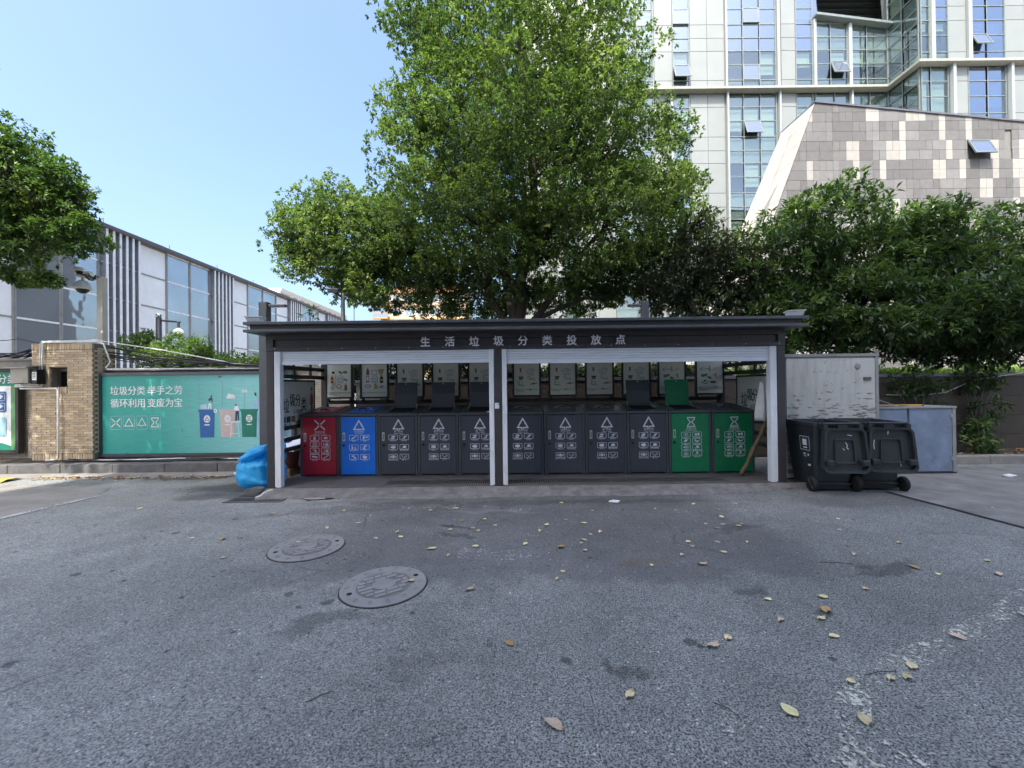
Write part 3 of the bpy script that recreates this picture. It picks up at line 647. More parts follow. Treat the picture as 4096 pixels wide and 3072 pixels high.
# ---------------------------------------------------------------- posters hanging at the back
def drawings(kind):
    mb = MB(); y = 0   # materials: 0 black 1 red 2 green 3 teal 4 yellow 5 brown 6 blue 7 white
    def bottle(cx, cz, h, m, lab=4):
        mb.flat([(cx - h * .2, cz - h / 2), (cx + h * .2, cz - h / 2), (cx + h * .2, cz + h * .15), (cx + h * .07, cz + h * .32), (cx + h * .07, cz + h / 2), (cx - h * .07, cz + h / 2), (cx - h * .07, cz + h * .32), (cx - h * .2, cz + h * .15)], y, m)
        mb.flat(rect(cx, cz - h * .12, h * .34, h * .2), y - .001, lab)
    def outline(p, w=.005, m=0): mb.stroke(p, w, y - .0006, m, True)
    if kind == 'hazard':
        bottle(-.13, 0, .14, 1, 4); outline(rrect(-.065, 0, .02, .14, .008)); mb.flat(rrect(.03, 0, .10, .13, .02), y, 7); outline(rrect(.03, 0, .10, .13, .02)); mb.stroke(blob(.03, -.01, .03, .035, 3), .006, y - .001, 0, True)
        p = rot(rect(.125, -.01, .07, .022), .125, -.01, -20); mb.flat(p, y, 5); outline(p)
        p = rot(rrect(-.11, -.13, .05, .12, .02), -.11, -.13, -30); outline(p); outline(rot(rrect(-.11, -.13, .03, .09, .012), -.11, -.13, -30))
        p = rot(rrect(0, -.13, .09, .075, .015), 0, -.13, -28); mb.flat(p, y, 4); outline(p); mb.flat(rot(rect(0, -.125, .05, .05), 0, -.13, -28), y - .001, 7)
        bottle(.13, -.14, .13, 5, 1)
        for q in ((.05, -.185), (.075, -.18), (.095, -.19)): mb.disc(q[0], q[1], .008, .004, y, 0, 8)
        mb.flat(blob(-.11, .125, .03, .026, 9), y, 0); p = rot(rect(.03, .125, .07, .028), .03, .125, -30); mb.flat(p, y, 5); outline(p); p = blob(.12, .13, .045, .022, 4, 12, .1); mb.flat(p, y, 2); outline(p)
        mb.text('指对人体健康或者自然环境造成直接或潜在危害的', .022, 0, -.245, y).text('有害的生活垃圾', .022, -.12, -.272, y)
    elif kind == 'recycle':
        bottle(-.12, .14, .13, 1, 4); mb.flat(rect(-.12, .12, .05, .03), y - .0015, 6)
        p = [(-.05, .08), (.05, .075), (.045, .15), (.02, .17), (0, .15), (-.03, .155), (-.05, .17)]; mb.flat(p, y, 7); outline(p)
        p = [(.09, .09), (.15, .09), (.15, .14), (.175, .15), (.16, .175), (.12, .17), (.085, .175), (.065, .15), (.09, .14)]; mb.flat(p, y, 4); outline(p)
        mb.flat(rrect(-.125, 0, .055, .12, .008), y, 0); mb.flat(rect(-.125, .004, .042, .085), y - .001, 7)
        p = [(-.05, -.06), (.05, -.07), (.06, .02), (.02, .06), (-.03, .05), (-.05, .0)]; mb.flat(p, y, 7); outline(p, .006); mb.stroke(blob(0, -.02, .03, .03, 6), .007, y - .001, 0, True)
        bottle(.13, 0, .15, 0, 4); p = blob(-.12, -.13, .06, .035, 8, 10, .15); mb.flat(p, y, 7); outline(p); outline([(-.17, -.13), (-.12, -.155), (-.07, -.13), (-.12, -.11)])
        p = [(0, -.18), (.05, -.175), (.055, -.12), (.03, -.12), (.03, -.09), (0, -.09)]; mb.flat(p, y, 4); outline(p)
        p = [(.08, -.165), (.18, -.165), (.18, -.13), (.15, -.115), (.12, -.14), (.08, -.145)]; mb.flat(p, y, 7); outline(p); mb.flat([(.10, -.155), (.15, -.155), (.15, -.13), (.13, -.135)], y - .001, 0)
        mb.text('指未污染的适宜回收和循环使用的生活垃圾', .022, 0, -.25, y)
    elif kind == 'other':
        p = rot(rect(-.11, .12, .03, .10), -.11, .12, 5); mb.flat(p, y, 5); mb.flat(rot(rect(-.11, .085, .03, .03), -.11, .12, 5), y - .001, 7)
        p = [(-.01, .09), (.12, .085), (.15, .12), (.12, .155), (.10, .12), (.02, .125), (-.01, .13)]; mb.flat(p, y, 7); outline(p, .004)
        mb.text('一次性', .028, .06, .15, y); mb.stroke([(.01, .062), (.13, .06)], .004, y, 0); mb.stroke([(.01, .045), (.13, .04)], .004, y, 0)
        p = [(-.145, .01), (-.13, -.045), (-.085, -.05), (-.065, .0), (-.062, .012)]; mb.flat(p, y, 3); outline(p); mb.flat([(-.14, .008), (-.065, .008), (-.07, -.006), (-.135, -.006)], y - .001, 0)
        for q in ((-.165, -.05), (-.15, -.06), (-.14, -.052)): mb.disc(*q, .007, .005, y, 0, 6)
        p = [(.02, .0), (.03, .018), (.055, .014), (.065, -.01), (.11, -.028), (.14, -.018), (.148, -.04), (.135, -.06), (.115, -.045), (.06, -.035), (.035, -.03), (.02, -.018)]; outline(p, .005)
        outline(rrect(-.115, -.115, .075, .06, .012), .005); mb.ring(-.14, -.115, .012, .026, .005, y); outline([(-.13, -.145), (-.08, -.17), (-.04, -.155), (-.085, -.135)], .004)
        for i in range(9):
            a = .07 + i * .011; mb.stroke([(a, -.135 + (i % 3) * .01), (a + .035, -.12 + (i % 4) * .008)], .008, y, 5)
        mb.text('指除可回收物、有害垃圾和易腐垃圾之外的', .022, -.01, -.225, y).text('其他生活垃圾', .022, -.12, -.252, y)
        mb.flat(rect(.06, -.225, .035, .021), y - .001, 0)
    else:
        p = blob(-.12, .12, .05, .02, 4); outline(p, .004); mb.disc(-.15, .11, .018, .018, y, 7); outline([(-.168, .11), (-.15, .13), (-.13, .11), (-.15, .09)], .004)
        mb.stroke([(-.06, .12), (-.01, .115)], .01, y, 0); mb.flat(rot(rect(0, .12, .03, .10), 0, .12, 4), y, 4); mb.stroke([(.06, .10), (.12, .13)], .016, y, 7); outline([(.05, .09), (.07, .12), (.13, .145), (.135, .12), (.09, .10)], .004)
        for q, s_ in (((-.12, 0), .05), ((-.07, .012), .03), ((-.02, -.03), .025), ((.0, -.045), .03)): mb.flat(blob(q[0], q[1], s_, s_ * .6, int(s_ * 900), 11, .35), y, 2)
        mb.flat([(.06, .02), (.085, .012), (.10, .05), (.112, .05), (.12, .0), (.135, -.05), (.12, -.045), (.105, -.01), (.10, -.055), (.088, -.04), (.092, .0), (.06, .005)], y, 4)
        pts = [(-.15 + i * .015, -.115 - .035 * math.sin(math.pi * i / 8)) for i in range(9)]; mb.stroke(pts, .012, y, 0); mb.stroke([(a, b + .012) for a, b in pts[1:-1]], .008, y, 7); mb.flat(rot(rect(-.09, -.10, .05, .025), -.09, -.10, 15), y, 0)
        p = [(.06 + .055 * math.cos(i * .5236) , -.125 + .02 * math.sin(i * .5236)) for i in range(12)]; mb.flat(p, y, 5); outline(p, .004)
        mb.text('指居民日常生活产生的容易腐烂的有机垃圾，', .022, 0, -.215, y).text('如剩菜剩饭骨头菜根菜叶果皮等食品类废物', .022, 0, -.242, y).text('易腐性废弃物', .022, -.11, -.268, y)
        mb.flat(rect(.11, -.215, .03, .021), y - .001, 0)
    return mesh('printed_drawings', mb)
DMATS = ['ink_black', 'ink_red', 'ink_green', 'ink_teal', 'ink_yellow', 'ink_brown', 'ink_blue', 'ink_white']
DR = {k: drawings(k) for k in ('hazard', 'recycle', 'other', 'food')}
for k in DR:
    for m in DMATS: DR[k].materials.append(MATS[m])
def poster(x0, x1, kind, paper, label):
    cx, w = (x0 + x1) / 2, x1 - x0; zb = 1.335; zt = 1.93; cz = 1.66
    p = thing('poster_board', label, 'poster', (cx, 7.5, 0), 0, 'waste-sorting posters hung at the back of the shelter')
    f = .032
    part(p, 'frame', MB().box(-w / 2 - f, w / 2 + f, 0, .04, zb - f, zb - .001).box(-w / 2 - f, w / 2 + f, 0, .04, zt + .001, zt + f).box(-w / 2 - f, -w / 2 - .001, 0, .04, zb, zt).box(w / 2 + .001, w / 2 + f, 0, .04, zb, zt), 'rail_dark', False, False)
    s_ = part(p, 'sheet', MB().box(-w / 2, w / 2, .012, .03, zb, zt), paper, False, False)
    o = link('printed_drawings', DR[kind], None, s_, (0, .010, cz)); o.scale = (w / .46, 1, 1)
    part(p, 'bracket', MB().box(-w / 2 + .0, -w / 2 + .025, .02, .09, 1.235, zb - f).box(w / 2 - .025, w / 2, .02, .09, 1.235, zb - f), 'rail_dark', False, False)
PS = [(-3.39, -2.95, 'hazard', 'hazardous waste poster, leftmost of the posters behind the bins'), (-2.75, -2.29, 'recycle', 'recyclables poster with drawn bottles and clothes behind the blue bin'),
      (-2.10, -1.64, 'other', 'other-waste poster, first of its kind, behind the third bin\'s open lid'), (-1.44, -.98, 'other', 'other-waste poster half covered by the fourth bin\'s open lid'),
      (-.78, -.32, 'other', 'other-waste poster cut off by the left rail of the middle post'), (.04, .50, 'other', 'other-waste poster just right of the middle post, fully uncovered'),
      (.70, 1.16, 'other', 'other-waste poster, second right of the middle post'), (1.37, 1.84, 'other', 'other-waste poster, third right of the middle post'),
      (2.04, 2.51, 'other', 'other-waste poster partly covered by the grey open lid beside the green bin'), (2.70, 3.16, 'food', 'food-waste poster half covered by the open green lid'),
      (3.39, 3.86, 'food', 'food-waste poster with drawn fish and banana, rightmost behind the bins')]
for x0, x1, k, lab in PS: poster(x0, x1, k, 'poster_paper', lab)

def side_board(x, sgn, y0, y1, label, lower=True):
    """big printed board on the side rails; its face looks into the shelter"""
    b = thing('side_board', label, 'poster', (x, y0, 0))
    # board space: s along y (0..1 read left to right for someone inside), z up
    w = y1 - y0
    def mp(mb, off):                            # XZ drawing -> plane of constant x
        if sgn > 0: mb.v = [(off - p[1] * 0, p[0], p[2]) for p in mb.v]; 
        else: mb.v = [(-off, w - p[0], p[2]) for p in mb.v]
        return mb
    part(b, 'frame', MB().box(-.012, .012, 0, .03, .86, 1.64).box(-.012, .012, w - .03, w, .86, 1.64).box(-.012, .012, .03, w - .03, 1.61, 1.64).box(-.012, .012, .03, w - .03, .86, .89), 'rail_dark', False, False)
    s_ = part(b, 'sheet', MB().box(-.006, .006, .03, w - .03, .89, 1.61), 'poster_paper_b', False, False)
    P = lambda name, mb, m, off: part(s_, name, mp(mb, off), m, False, False)
    big = MB()
    for i, (ch, cx, cz, k) in enumerate((('垃', .26, 1.24, .25), ('圾', .44, 1.32, .22), ('分', .60, 1.31, .22), ('类', .78, 1.24, .25))):
        v, f, d = text_geo(ch, 1)
        for o_ in (-.004, .004): big.add([(cx * w / 1.15 + p[0] * k * .78 + o_, 0, cz + p[1] * k) for p in v], f)
    P('lettering', big.text('从我做起', .075, .52 * w, 1.13, 0), 'ink_black', .008)
    a = MB().flat([(0.03, .89), (w - .03, .89), (w - .03, 1.14), (w * .85, 1.12), (w * .6, 1.0), (w * .3, .95), (.03, .92)], 0); P('printed_hill', a, 'ink_grass', .0072)
    cx = .90 * w
    a = MB().flat([(cx - .05, 1.22), (cx - .02, 1.20), (cx + .03, 1.20), (cx + .055, 1.25), (cx + .05, 1.36), (cx + .02, 1.42), (cx - .02, 1.42), (cx - .045, 1.36)], 0, 0).disc(cx, 1.49, .03, .035, 0, 0)
    a.flat([(cx - .025, 1.02), (cx, 1.02), (cx + .005, 1.12), (cx + .012, 1.02), (cx + .03, 1.02), (cx + .03, 1.2), (cx - .02, 1.2)], 0, 1).disc(cx, 1.445, .02, .022, 0, 2)
    P('printed_figure', a, ['ink_red', 'ink_black', 'ink_pink'], .0085)
    if lower:
        a = MB()
        for i, (c0, c1) in enumerate(((4, 5), (0, 2), (1, 3))):
            for j in range(2): a.flat(rect(.20 + i * .14, 1.0 - j * .105 + .02, .12, .095), 0, c0 if j == 0 else c1)
        P('printed_pictures', a, ['ink_navy', 'ink_brown', 'ink_sky', 'ink_white', 'ink_blue', 'ink_grass'], .009)
    return b
side_board(-3.50, 1, 6.06, 7.26, 'pale board with black sorting slogan and red figure, left inner side of the shelter')
side_board(3.90, -1, 6.06, 7.12, 'pale board with black sorting slogan, right inner side behind the hanging cloth', False)
# ================================================================== BRICK WALL AND PILLAR (left)
BR = mesh('brick', MB().box(-.088, .088, 0, .04, 0, .0415)); BR.materials.append(MATS['brick_tan'])
BRG = mesh('brick', MB().box(-.088, .088, 0, .04, 0, .0415)); BRG.materials.append(MATS['brick_grey'])
BRS = mesh('brick', MB().box(-.021, .021, 0, .04, 0, .12)); BRS.materials.append(MATS['brick_tan'])
BRH = mesh('brick', MB().box(-.042, .042, 0, .04, 0, .0415)); BRH.materials.append(MATS['brick_tan'])
PX0, PX1, PY = -9.46, -8.26, 8.08
pil = thing('brick_pillar', 'tan brick gate pillar with a small square opening near its top', 'pillar', (-8.86, 8.3, .14))
OX0, OX1, OZ0, OZ1 = -9.12, -8.76, 1.585, 1.965
core = MB().box(PX0 + .01, PX1 - .01, PY + .028, 8.55, .14, OZ0).box(PX0 + .01, PX1 - .01, PY + .028, 8.55, OZ1, 2.44).box(PX0 + .01, OX0, PY + .028, 8.55, OZ0, OZ1).box(OX1, PX1 - .01, PY + .028, 8.55, OZ0, OZ1).box(OX0, OX1, 8.45, 8.55, OZ0, OZ1)
part(pil, 'core', core, 'mortar')
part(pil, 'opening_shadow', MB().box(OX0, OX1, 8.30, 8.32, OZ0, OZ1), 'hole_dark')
nb = 0
def put_brick(me, x, y, z, par, mirror=False):
    global nb
    r = root(par); o = link('brick', me, None, par, (x - r.x + random.uniform(-.002, .002), y - r.y + random.uniform(-.003, .003), z - r.z)); nb += 1; return o
for c in range(43):
    z = .275 + c * .0475
    if z + .04 > 2.31: break
    x = PX0 + (0 if c % 2 else -.09)
    while x < PX1 - .02:
        segs = [(max(x, PX0), min(x + .176, PX1))]
        if z + .035 > OZ0 - .128 and z < OZ1 - .005: segs = [s for u, v in segs for s in ((u, min(v, OX0)), (max(u, OX1), v))]
        for u, v in segs:
            if v - u > .172: put_brick(BR, (u + v) / 2, PY, z, pil)
            elif v - u > .015:
                me = mesh('brick', MB().box(-(v - u) / 2, (v - u) / 2, 0, .04, 0, .0415)); me.materials.append(MATS['brick_tan']); put_brick(me, (u + v) / 2, PY, z, pil)
        x += .183
for i in range(24): put_brick(BRS, PX0 + .025 + i * .0498, PY - .006, 2.322, pil); put_brick(BRS, PX0 + .025 + i * .0498, PY - .004, .145, pil)
for i in range(7): put_brick(BRS, OX0 + .028 + i * .05, PY - .004, OZ0 - .122, pil)
# right flank bricks (seen edge on)
fl_ = MB()
for c in range(44): 
    z = .275 + c * .0475
    for j in range(2): fl_.box(PX1 - .012, PX1 + .002, PY + .041 + j * .2 + (.06 if c % 2 else 0), PY + .2 + j * .2 + (.06 if c % 2 else 0), z, z + .0415)
tag(part(pil, 'flank_bricks', fl_, 'brick_tan'), kind='stuff')

wall = thing('brick_wall', 'long low grey-tan brick wall behind the green billboard', 'wall', (-8, 8.4, .14))
part(wall, 'core', MB().box(-14, -3.3, 8.345, 8.58, .14, 1.90), 'mortar')
rest = MB(); made = 0
for c in range(36):
    z = .15 + c * .0475
    x = -14 + (.09 if c % 2 else 0)
    while x < -3.4:
        vis = (-9.95 < x < -9.5) or (-8.25 < x < -8.2) or (z < .24 and -8.2 < x < -4.2) or (-4.9 < x < -4.05 and (z > 1.5 or .85 > z > .5))
        if vis and made < 290: put_brick(BRG, x + .088, 8.318, z, wall); made += 1
        else: rest.box(x, x + .176, 8.318 + random.uniform(-.003, .003), 8.35, z, z + .0415)
        x += .183
tag(part(wall, 'bricks_beyond', rest, 'brick_grey'), kind='stuff')
for i in range(11): part(wall, 'coping', MB().box(-14 + i * .97, -13.035 + i * .97, 8.28, 8.62, 1.90, 1.955), 'concrete')

# green billboard ----------------------------------------------------------
t = NT('billboard_print'); co = t.co(); sx_ = t.n('SeparateXYZ', i_0=co)
g_ = t.ramp(sx_.outputs[0], -.7, 1.1); c = t.mix(g_, (.03, .34, .285), (.26, .62, .61))
wv = t.noise(t.n('Mapping', i_Vector=co, i_Scale=(2, 1, 30)).outputs[0], 2., 4.); k = t.ramp(wv, .3, .7, .88, 1.12); c = t.mix(1., c, t.n('CombineColor', i_0=k, i_1=k, i_2=k), 'MULTIPLY')
fl1 = t.noise(t.n('Mapping', i_Vector=co, i_Scale=(1, 1, 1.6)).outputs[0], 9., 6., .62); md = t.noise(co, 1.3, 3.)
k = t.math('MULTIPLY', t.ramp(fl1, .655, .68), t.ramp(md, .47, .58)); c = t.mix(t.math('MULTIPLY', k, .8), c, (.035, .045, .035))
c = t.mix(t.ramp(t.noise(co, .9, 6., .7), .55, .8, 0, .35), c, (.03, .19, .15))
t.set(Base_Color=c, Roughness=.45)
bb = thing('billboard', 'teal waste-sorting billboard with white slogan fixed on the brick wall', 'billboard', (-6.35, 8.2, 0))
BX0, BX1, BZ0, BZ1 = -8.22, -4.42, .235, 1.80
part(bb, 'frame', MB().box(BX0 - .06, BX1 + .06, 8.19, 8.29, BZ1 + .001, BZ1 + .06).box(BX0 - .06, BX1 + .06, 8.19, 8.29, BZ0 - .06, BZ0 - .001).box(BX0 - .06, BX0 - .001, 8.19, 8.29, BZ0, BZ1).box(BX1 + .001, BX1 + .06, 8.19, 8.29, BZ0, BZ1), 'lamp_grey')
sheet_ = part(bb, 'sheet', MB().box(BX0, BX1, 8.22, 8.26, BZ0, BZ1), 'billboard_print')
W5 = lambda x, y: (BX0 + (x - 50) / 2060 * 3.30, BZ0 + (1125 - y) / 985 * 1.565)     # drawing space of the print
def dp(name, mb, mats):
    return part(sheet_, name, mb, mats)
Yb = 8.217
for s_, y_ in (('垃圾分类', 330), ('举手之劳', 330), ('循环利用', 487), ('变废为宝', 487)):
    x_ = 372 if s_ in ('垃圾分类', '循环利用') else 838
    a, b = W5(x_, y_); mb = MB(); v, f, d = text_geo(s_, 1)
    for o_ in (-.003, .003): mb.add([(a + p[0] * .178 + o_, Yb + o_ * .1, b + p[1] * .19) for p in v], f)
    dp('lettering', mb, 'ink_white')
for i, kk in enumerate('xrto'):
    cx, cz = W5(222 + i * 163, 735); mb = MB(); mb.stroke(rrect(cx, cz, .225, .265, .03), .006, Yb, 1, True)
    if kk == 'x': sym_cross(mb, cx, cz, .17, Yb, w=.02)
    elif kk == 'r': sym_triangle(mb, cx, cz, .17, Yb, w=.018)
    elif kk == 't': sym_triangle(mb, cx, cz + .01, .16, Yb, tree=True, w=.014)
    else: sym_hourglass(mb, cx, cz, .18, Yb, w=.016)
    dp('sorting_symbol', mb, ['ink_white', 'ink_pale'])
mb = MB()
P5 = lambda pts: [W5(*q) for q in pts][::-1]
mb.flat(P5([(1890, 585), (1960, 480), (2110, 430), (2110, 930), (1890, 930)]), Yb + .0015, 0)
mb.flat(P5([(1840, 640), (1905, 560), (1990, 500), (2050, 400), (2200, 330), (2420, 500), (2420, 940), (1840, 940)]), Yb + .002, 0)
dp('printed_mountain', mb, ['ink_sky'])
for (x0, x1, m, sy) in ((1265, 1460, 'ink_blue', 'r'), (1525, 1715, 'ink_pink', 'x'), (1790, 1990, 'ink_darkgreen', 'o')):
    mb = MB().flat(P5([(x0 - 12, 580), (x1 + 12, 580), (x1 + 12, 606), (x1, 610), (x1 - 12, 932), (x0 + 12, 932), (x0, 610), (x0 - 12, 606)]), Yb, 0)
    cx, cz = W5((x0 + x1) / 2, 698); mb.disc(cx, cz, .066, .076, Yb - .001, 1, 18); mb.flat(rect(cx, cz - .12, .10, .022), Yb - .001, 1)
    if sy == 'r': sym_triangle(mb, cx, cz, .08, Yb - .002, 2, w=.011)
    elif sy == 'x': sym_cross(mb, cx, cz, .07, Yb - .002, 2, w=.007)
    else: sym_hourglass(mb, cx, cz, .085, Yb - .002, 2, w=.008)
    dp('printed_bin', mb, [m, 'ink_white', {'r': 'ink_navy', 'x': 'ink_pink', 'o': 'ink_darkgreen'}[sy]])
for cx, cy, k in ((1662, 415, 1.), (1838, 350, .65), (2090, 420, 1.1)):
    mb = MB(); a, b = W5(cx, cy); mb.flat(rrect(a, b - .02 * k, .18 * k, .06 * k, .028 * k), Yb - .0005, 0).disc(a - .03 * k, b + .01 * k, .04 * k, .04 * k, Yb - .0008, 0).disc(a + .035 * k, b + .005 * k, .036 * k, .034 * k, Yb - .0011, 0); dp('printed_cloud', mb, 'ink_white')
mb = MB()   # three small figures
mb.flat(P5([(1380, 450), (1400, 430), (1425, 425), (1436, 460), (1430, 495), (1422, 490), (1420, 460), (1400, 470), (1385, 475)]), Yb, 1).disc(*W5(1418, 412), .018, .02, Yb, 1).flat(P5([(1385, 500), (1418, 500), (1418, 575), (1405, 575), (1400, 520), (1385, 575), (1372, 575)]), Yb, 0).flat(P5([(1282, 520), (1365, 508), (1365, 575), (1282, 575)]), Yb, 3)
mb.flat(P5([(1700, 575), (1712, 540), (1745, 535), (1762, 560), (1762, 600), (1715, 600)]), Yb - .001, 0).disc(*W5(1724, 526), .018, .018, Yb - .001, 1).flat(P5([(1720, 600), (1760, 600), (1765, 720), (1750, 720), (1742, 630), (1735, 725), (1715, 725)]), Yb - .001, 1)
mb.stroke([W5(1660, 740), W5(1770, 740)], .03, Yb - .0015, 0).stroke([W5(1672, 740), W5(1655, 930)], .012, Yb - .0015, 0).stroke([W5(1752, 740), W5(1765, 930)], .012, Yb - .0015, 0).stroke([W5(1665, 888), W5(1762, 888)], .010, Yb - .0017, 0)
mb.flat(P5([(1955, 375), (1980, 372), (1985, 410), (1965, 415)]), Yb - .0012, 1).flat(P5([(1968, 440), (1990, 440), (2005, 520), (1962, 520)]), Yb - .0013, 3).disc(*W5(1468, 598), .036, .042, Yb - .001, 0).disc(*W5(1468, 598), .012, .014, Yb - .0018, 1)
dp('printed_figures', mb, ['ink_white', 'ink_navy', 'ink_pink', 'ink_pale'])
mb = MB()
for x_, y0, y1 in ((1262, 225, 500), (1556, 215, 560), (1832, 330, 580), (1135, 350, 600)): mb.stroke([W5(x_, y0), W5(x_, y1)], .004, Yb - .002, 0)
dp('rust_streaks', mb, 'meter_metal')
a, b = W5(2090, 1055); dp('lettering', MB().text('灵隐街道庆', .085, a + .04, b, Yb), 'ink_pale')

# left poster in its frame
lp = thing('framed_notice', 'green and white waste notice in a dark frame at the far left edge', 'notice', (-10.5, 8.2, 0))
part(lp, 'frame', MB().box(-12.0, -9.86, 8.18, 8.28, .27, .33).box(-12.0, -9.86, 8.18, 8.28, 1.905, 1.95).box(-9.92, -9.86, 8.182, 8.28, .33, 1.905), 'rail_dark')
s2 = part(lp, 'sheet', MB().box(-12.0, -9.93, 8.21, 8.26, .335, 1.90), 'ink_white')
mb = MB().flat([(-12, 1.62), (-9.93, 1.62), (-9.93, 1.90), (-12, 1.90)], 8.205, 0).flat([(-10.03, .335), (-9.93, .335), (-9.93, 1.62), (-10.03, 1.62)], 8.204, 1).flat([(-12, .335), (-10.03, .335), (-10.03, .42), (-10.2, .48), (-12, .43)], 8.203, 0)
mb.flat(rrect(-10.6, 1.30, .95, .42, .04), 8.202, 2).flat(rrect(-10.6, .80, .95, .38, .04), 8.202, 3)
for i in range(4):
    mb.stroke(rrect(-10.24 - .22 * (i % 2), 1.40 - .20 * (i // 2), .18, .15, .02), .008, 8.2, 4, True); mb.flat(blob(-10.24 - .22 * (i % 2), 1.41 - .20 * (i // 2), .05, .04, i), 8.1995, 4)
part(s2, 'printed_panels', mb, ['ink_darkgreen', 'ink_green', 'ink_blue', 'ink_sky', 'ink_white'])
part(s2, 'lettering', MB().text('垃圾分类', .20, -10.3, 1.76, 8.2), 'ink_white')

mt = thing('meter_box', 'rusty grey metal box with a tilted rain hood mounted beside the brick pillar', 'meter box', (-9.4, 8.0, 1.65))
bevel(part(mt, 'box', MB().box(-9.62, -9.28, 7.86, 8.08, 1.66, 1.97), 'meter_metal'), .008)
part(mt, 'hood', MB().hexa([(-9.66, 7.78, 1.955), (-9.22, 7.78, 1.955), (-9.22, 8.1, 2.0), (-9.66, 8.1, 2.0)], [(-9.66, 7.78, 1.972), (-9.22, 7.78, 1.972), (-9.22, 8.1, 2.02), (-9.66, 8.1, 2.02)]), 'meter_metal')
bevel(part(mt, 'side_unit', MB().box(-9.275, -9.16, 7.90, 8.06, 1.64, 1.93), 'black_plastic'), .006)
part(mt, 'paper_label', MB().flat(rect(-9.20, 1.80, .085, .16), 7.895), 'ink_white')
part(mt, 'label_print', MB().stroke([(-9.225, 1.85), (-9.18, 1.85)], .012, 7.893).stroke([(-9.225, 1.82), (-9.18, 1.82)], .012, 7.893).stroke([(-9.225, 1.79), (-9.18, 1.79)], .012, 7.893).stroke([(-9.225, 1.76), (-9.18, 1.76)], .012, 7.893), 'ink_black')
solo('wall_ledge', MB().box(-14, -9.5, 8.16, 8.6, 1.96, 2.12).box(-14, -9.5, 8.12, 8.6, 2.12, 2.16), 'concrete', 'weathered concrete ledge capping the wall left of the brick pillar', 'ledge')
solo('conduit', MB().tube([(-9.75, 8.04, 1.60), (-9.24, 8.04, 1.60), (-9.22, 8.04, 1.62), (-9.19, 8.03, 2.44), (-9.17, 8.03, 2.462), (-8.10, 8.03, 2.466), (-8.02, 8.05, 2.43), (-7.93, 8.1, 2.07), (-8.02, 8.1, 1.95), (-7.99, 8.1, 1.925), (-4.8, 8.15, 1.905)], .013, 6), 'conduit_white', 'white plastic conduit climbing over the pillar and running above the billboard', 'pipe', smooth=True)
solo('conduit', MB().tube([(-9.72, 8.02, 1.63), (-9.27, 8.02, 1.635), (-9.255, 8.02, 1.65), (-9.23, 8.03, 2.43), (-9.21, 8.035, 2.48), (-8.2, 8.10, 2.50), (-7.0, 8.25, 2.30), (-5.6, 8.3, 2.02), (-4.7, 8.3, 1.96)], .012, 6), 'conduit_white', 'thin white conduit sagging from the pillar top down to the shelter', 'pipe', smooth=True)
solo('conduit', MB().tube([(-9.62, 8.02, 1.56), (-8.91, 8.02, 1.555), (-8.885, 8.02, 1.54), (-8.885, 8.02, .19), (-8.90, 8.01, .165), (-9.05, 7.95, .16)], .017, 6), 'conduit_white', 'white conduit dropping straight down the front of the brick pillar', 'pipe', smooth=True)
cb = thing('cable_bundle', 'bundle of black cables sagging from the pillar top above the billboard', 'cables', (-8.2, 8.2, 2.4))
for i in range(9):
    q = random.Random(i); s0 = q.uniform(0, .5); z0 = 2.42 - q.uniform(0, .25)
    pts = [(-8.2 + (3.6 * k / 14), 8.2 + .15 * q.random() + .01 * i, z0 + (1.95 - z0) * (k / 14) - s0 * .4 * math.sin(math.pi * k / 14)) for k in range(15)]
    part(cb, 'cable', MB().tube(pts, .008 + .006 * (i % 2), 5), 'cable_black', True)
cb = thing('cable_bundle', 'black cables running over the ledge left of the brick pillar', 'cables', (-9.6, 8.2, 2.2))
for i in range(8):
    q = random.Random(50 + i); pts = [(-9.45 - (3 * k / 8), 8.15 + .03 * i, 2.38 - .26 * (k / 8) ** .5 + q.uniform(-.05, .05) - .012 * i) for k in range(9)]
    part(cb, 'cable', MB().tube(pts, .012, 5), 'cable_black', True)
solo('overhead_wire', MB().tube([(-13, 8.3, 2.50), (-10.1, 8.2, 2.53), (-9.86, 8.2, 2.56), (-9.4, 8.15, 2.46)], .008, 5), 'cable_black', 'single black wire reaching the pillar top from the left', 'wire')
gc = thing('ground_cables', 'black and grey cables lying along the foot of the billboard wall', 'cables', (-6.5, 7.85, .16))
for i in range(4):
    q = random.Random(80 + i); pts = [(-8.55 + (4.2 * k / 12), 7.80 + .06 * math.sin(k * .9 + i) + .03 * i, .165 + .008 * i) for k in range(13)]
    part(gc, 'cable', MB().tube(pts, .016 if i < 2 else .011, 6), 'cable_black' if i != 2 else 'conduit_white', True)
solo('wood_strip', MB().box(-6.3, -5.2, 7.9, 7.93, .18, .20), 'raw_wood', 'thin wooden strip lying under the billboard', 'wood')

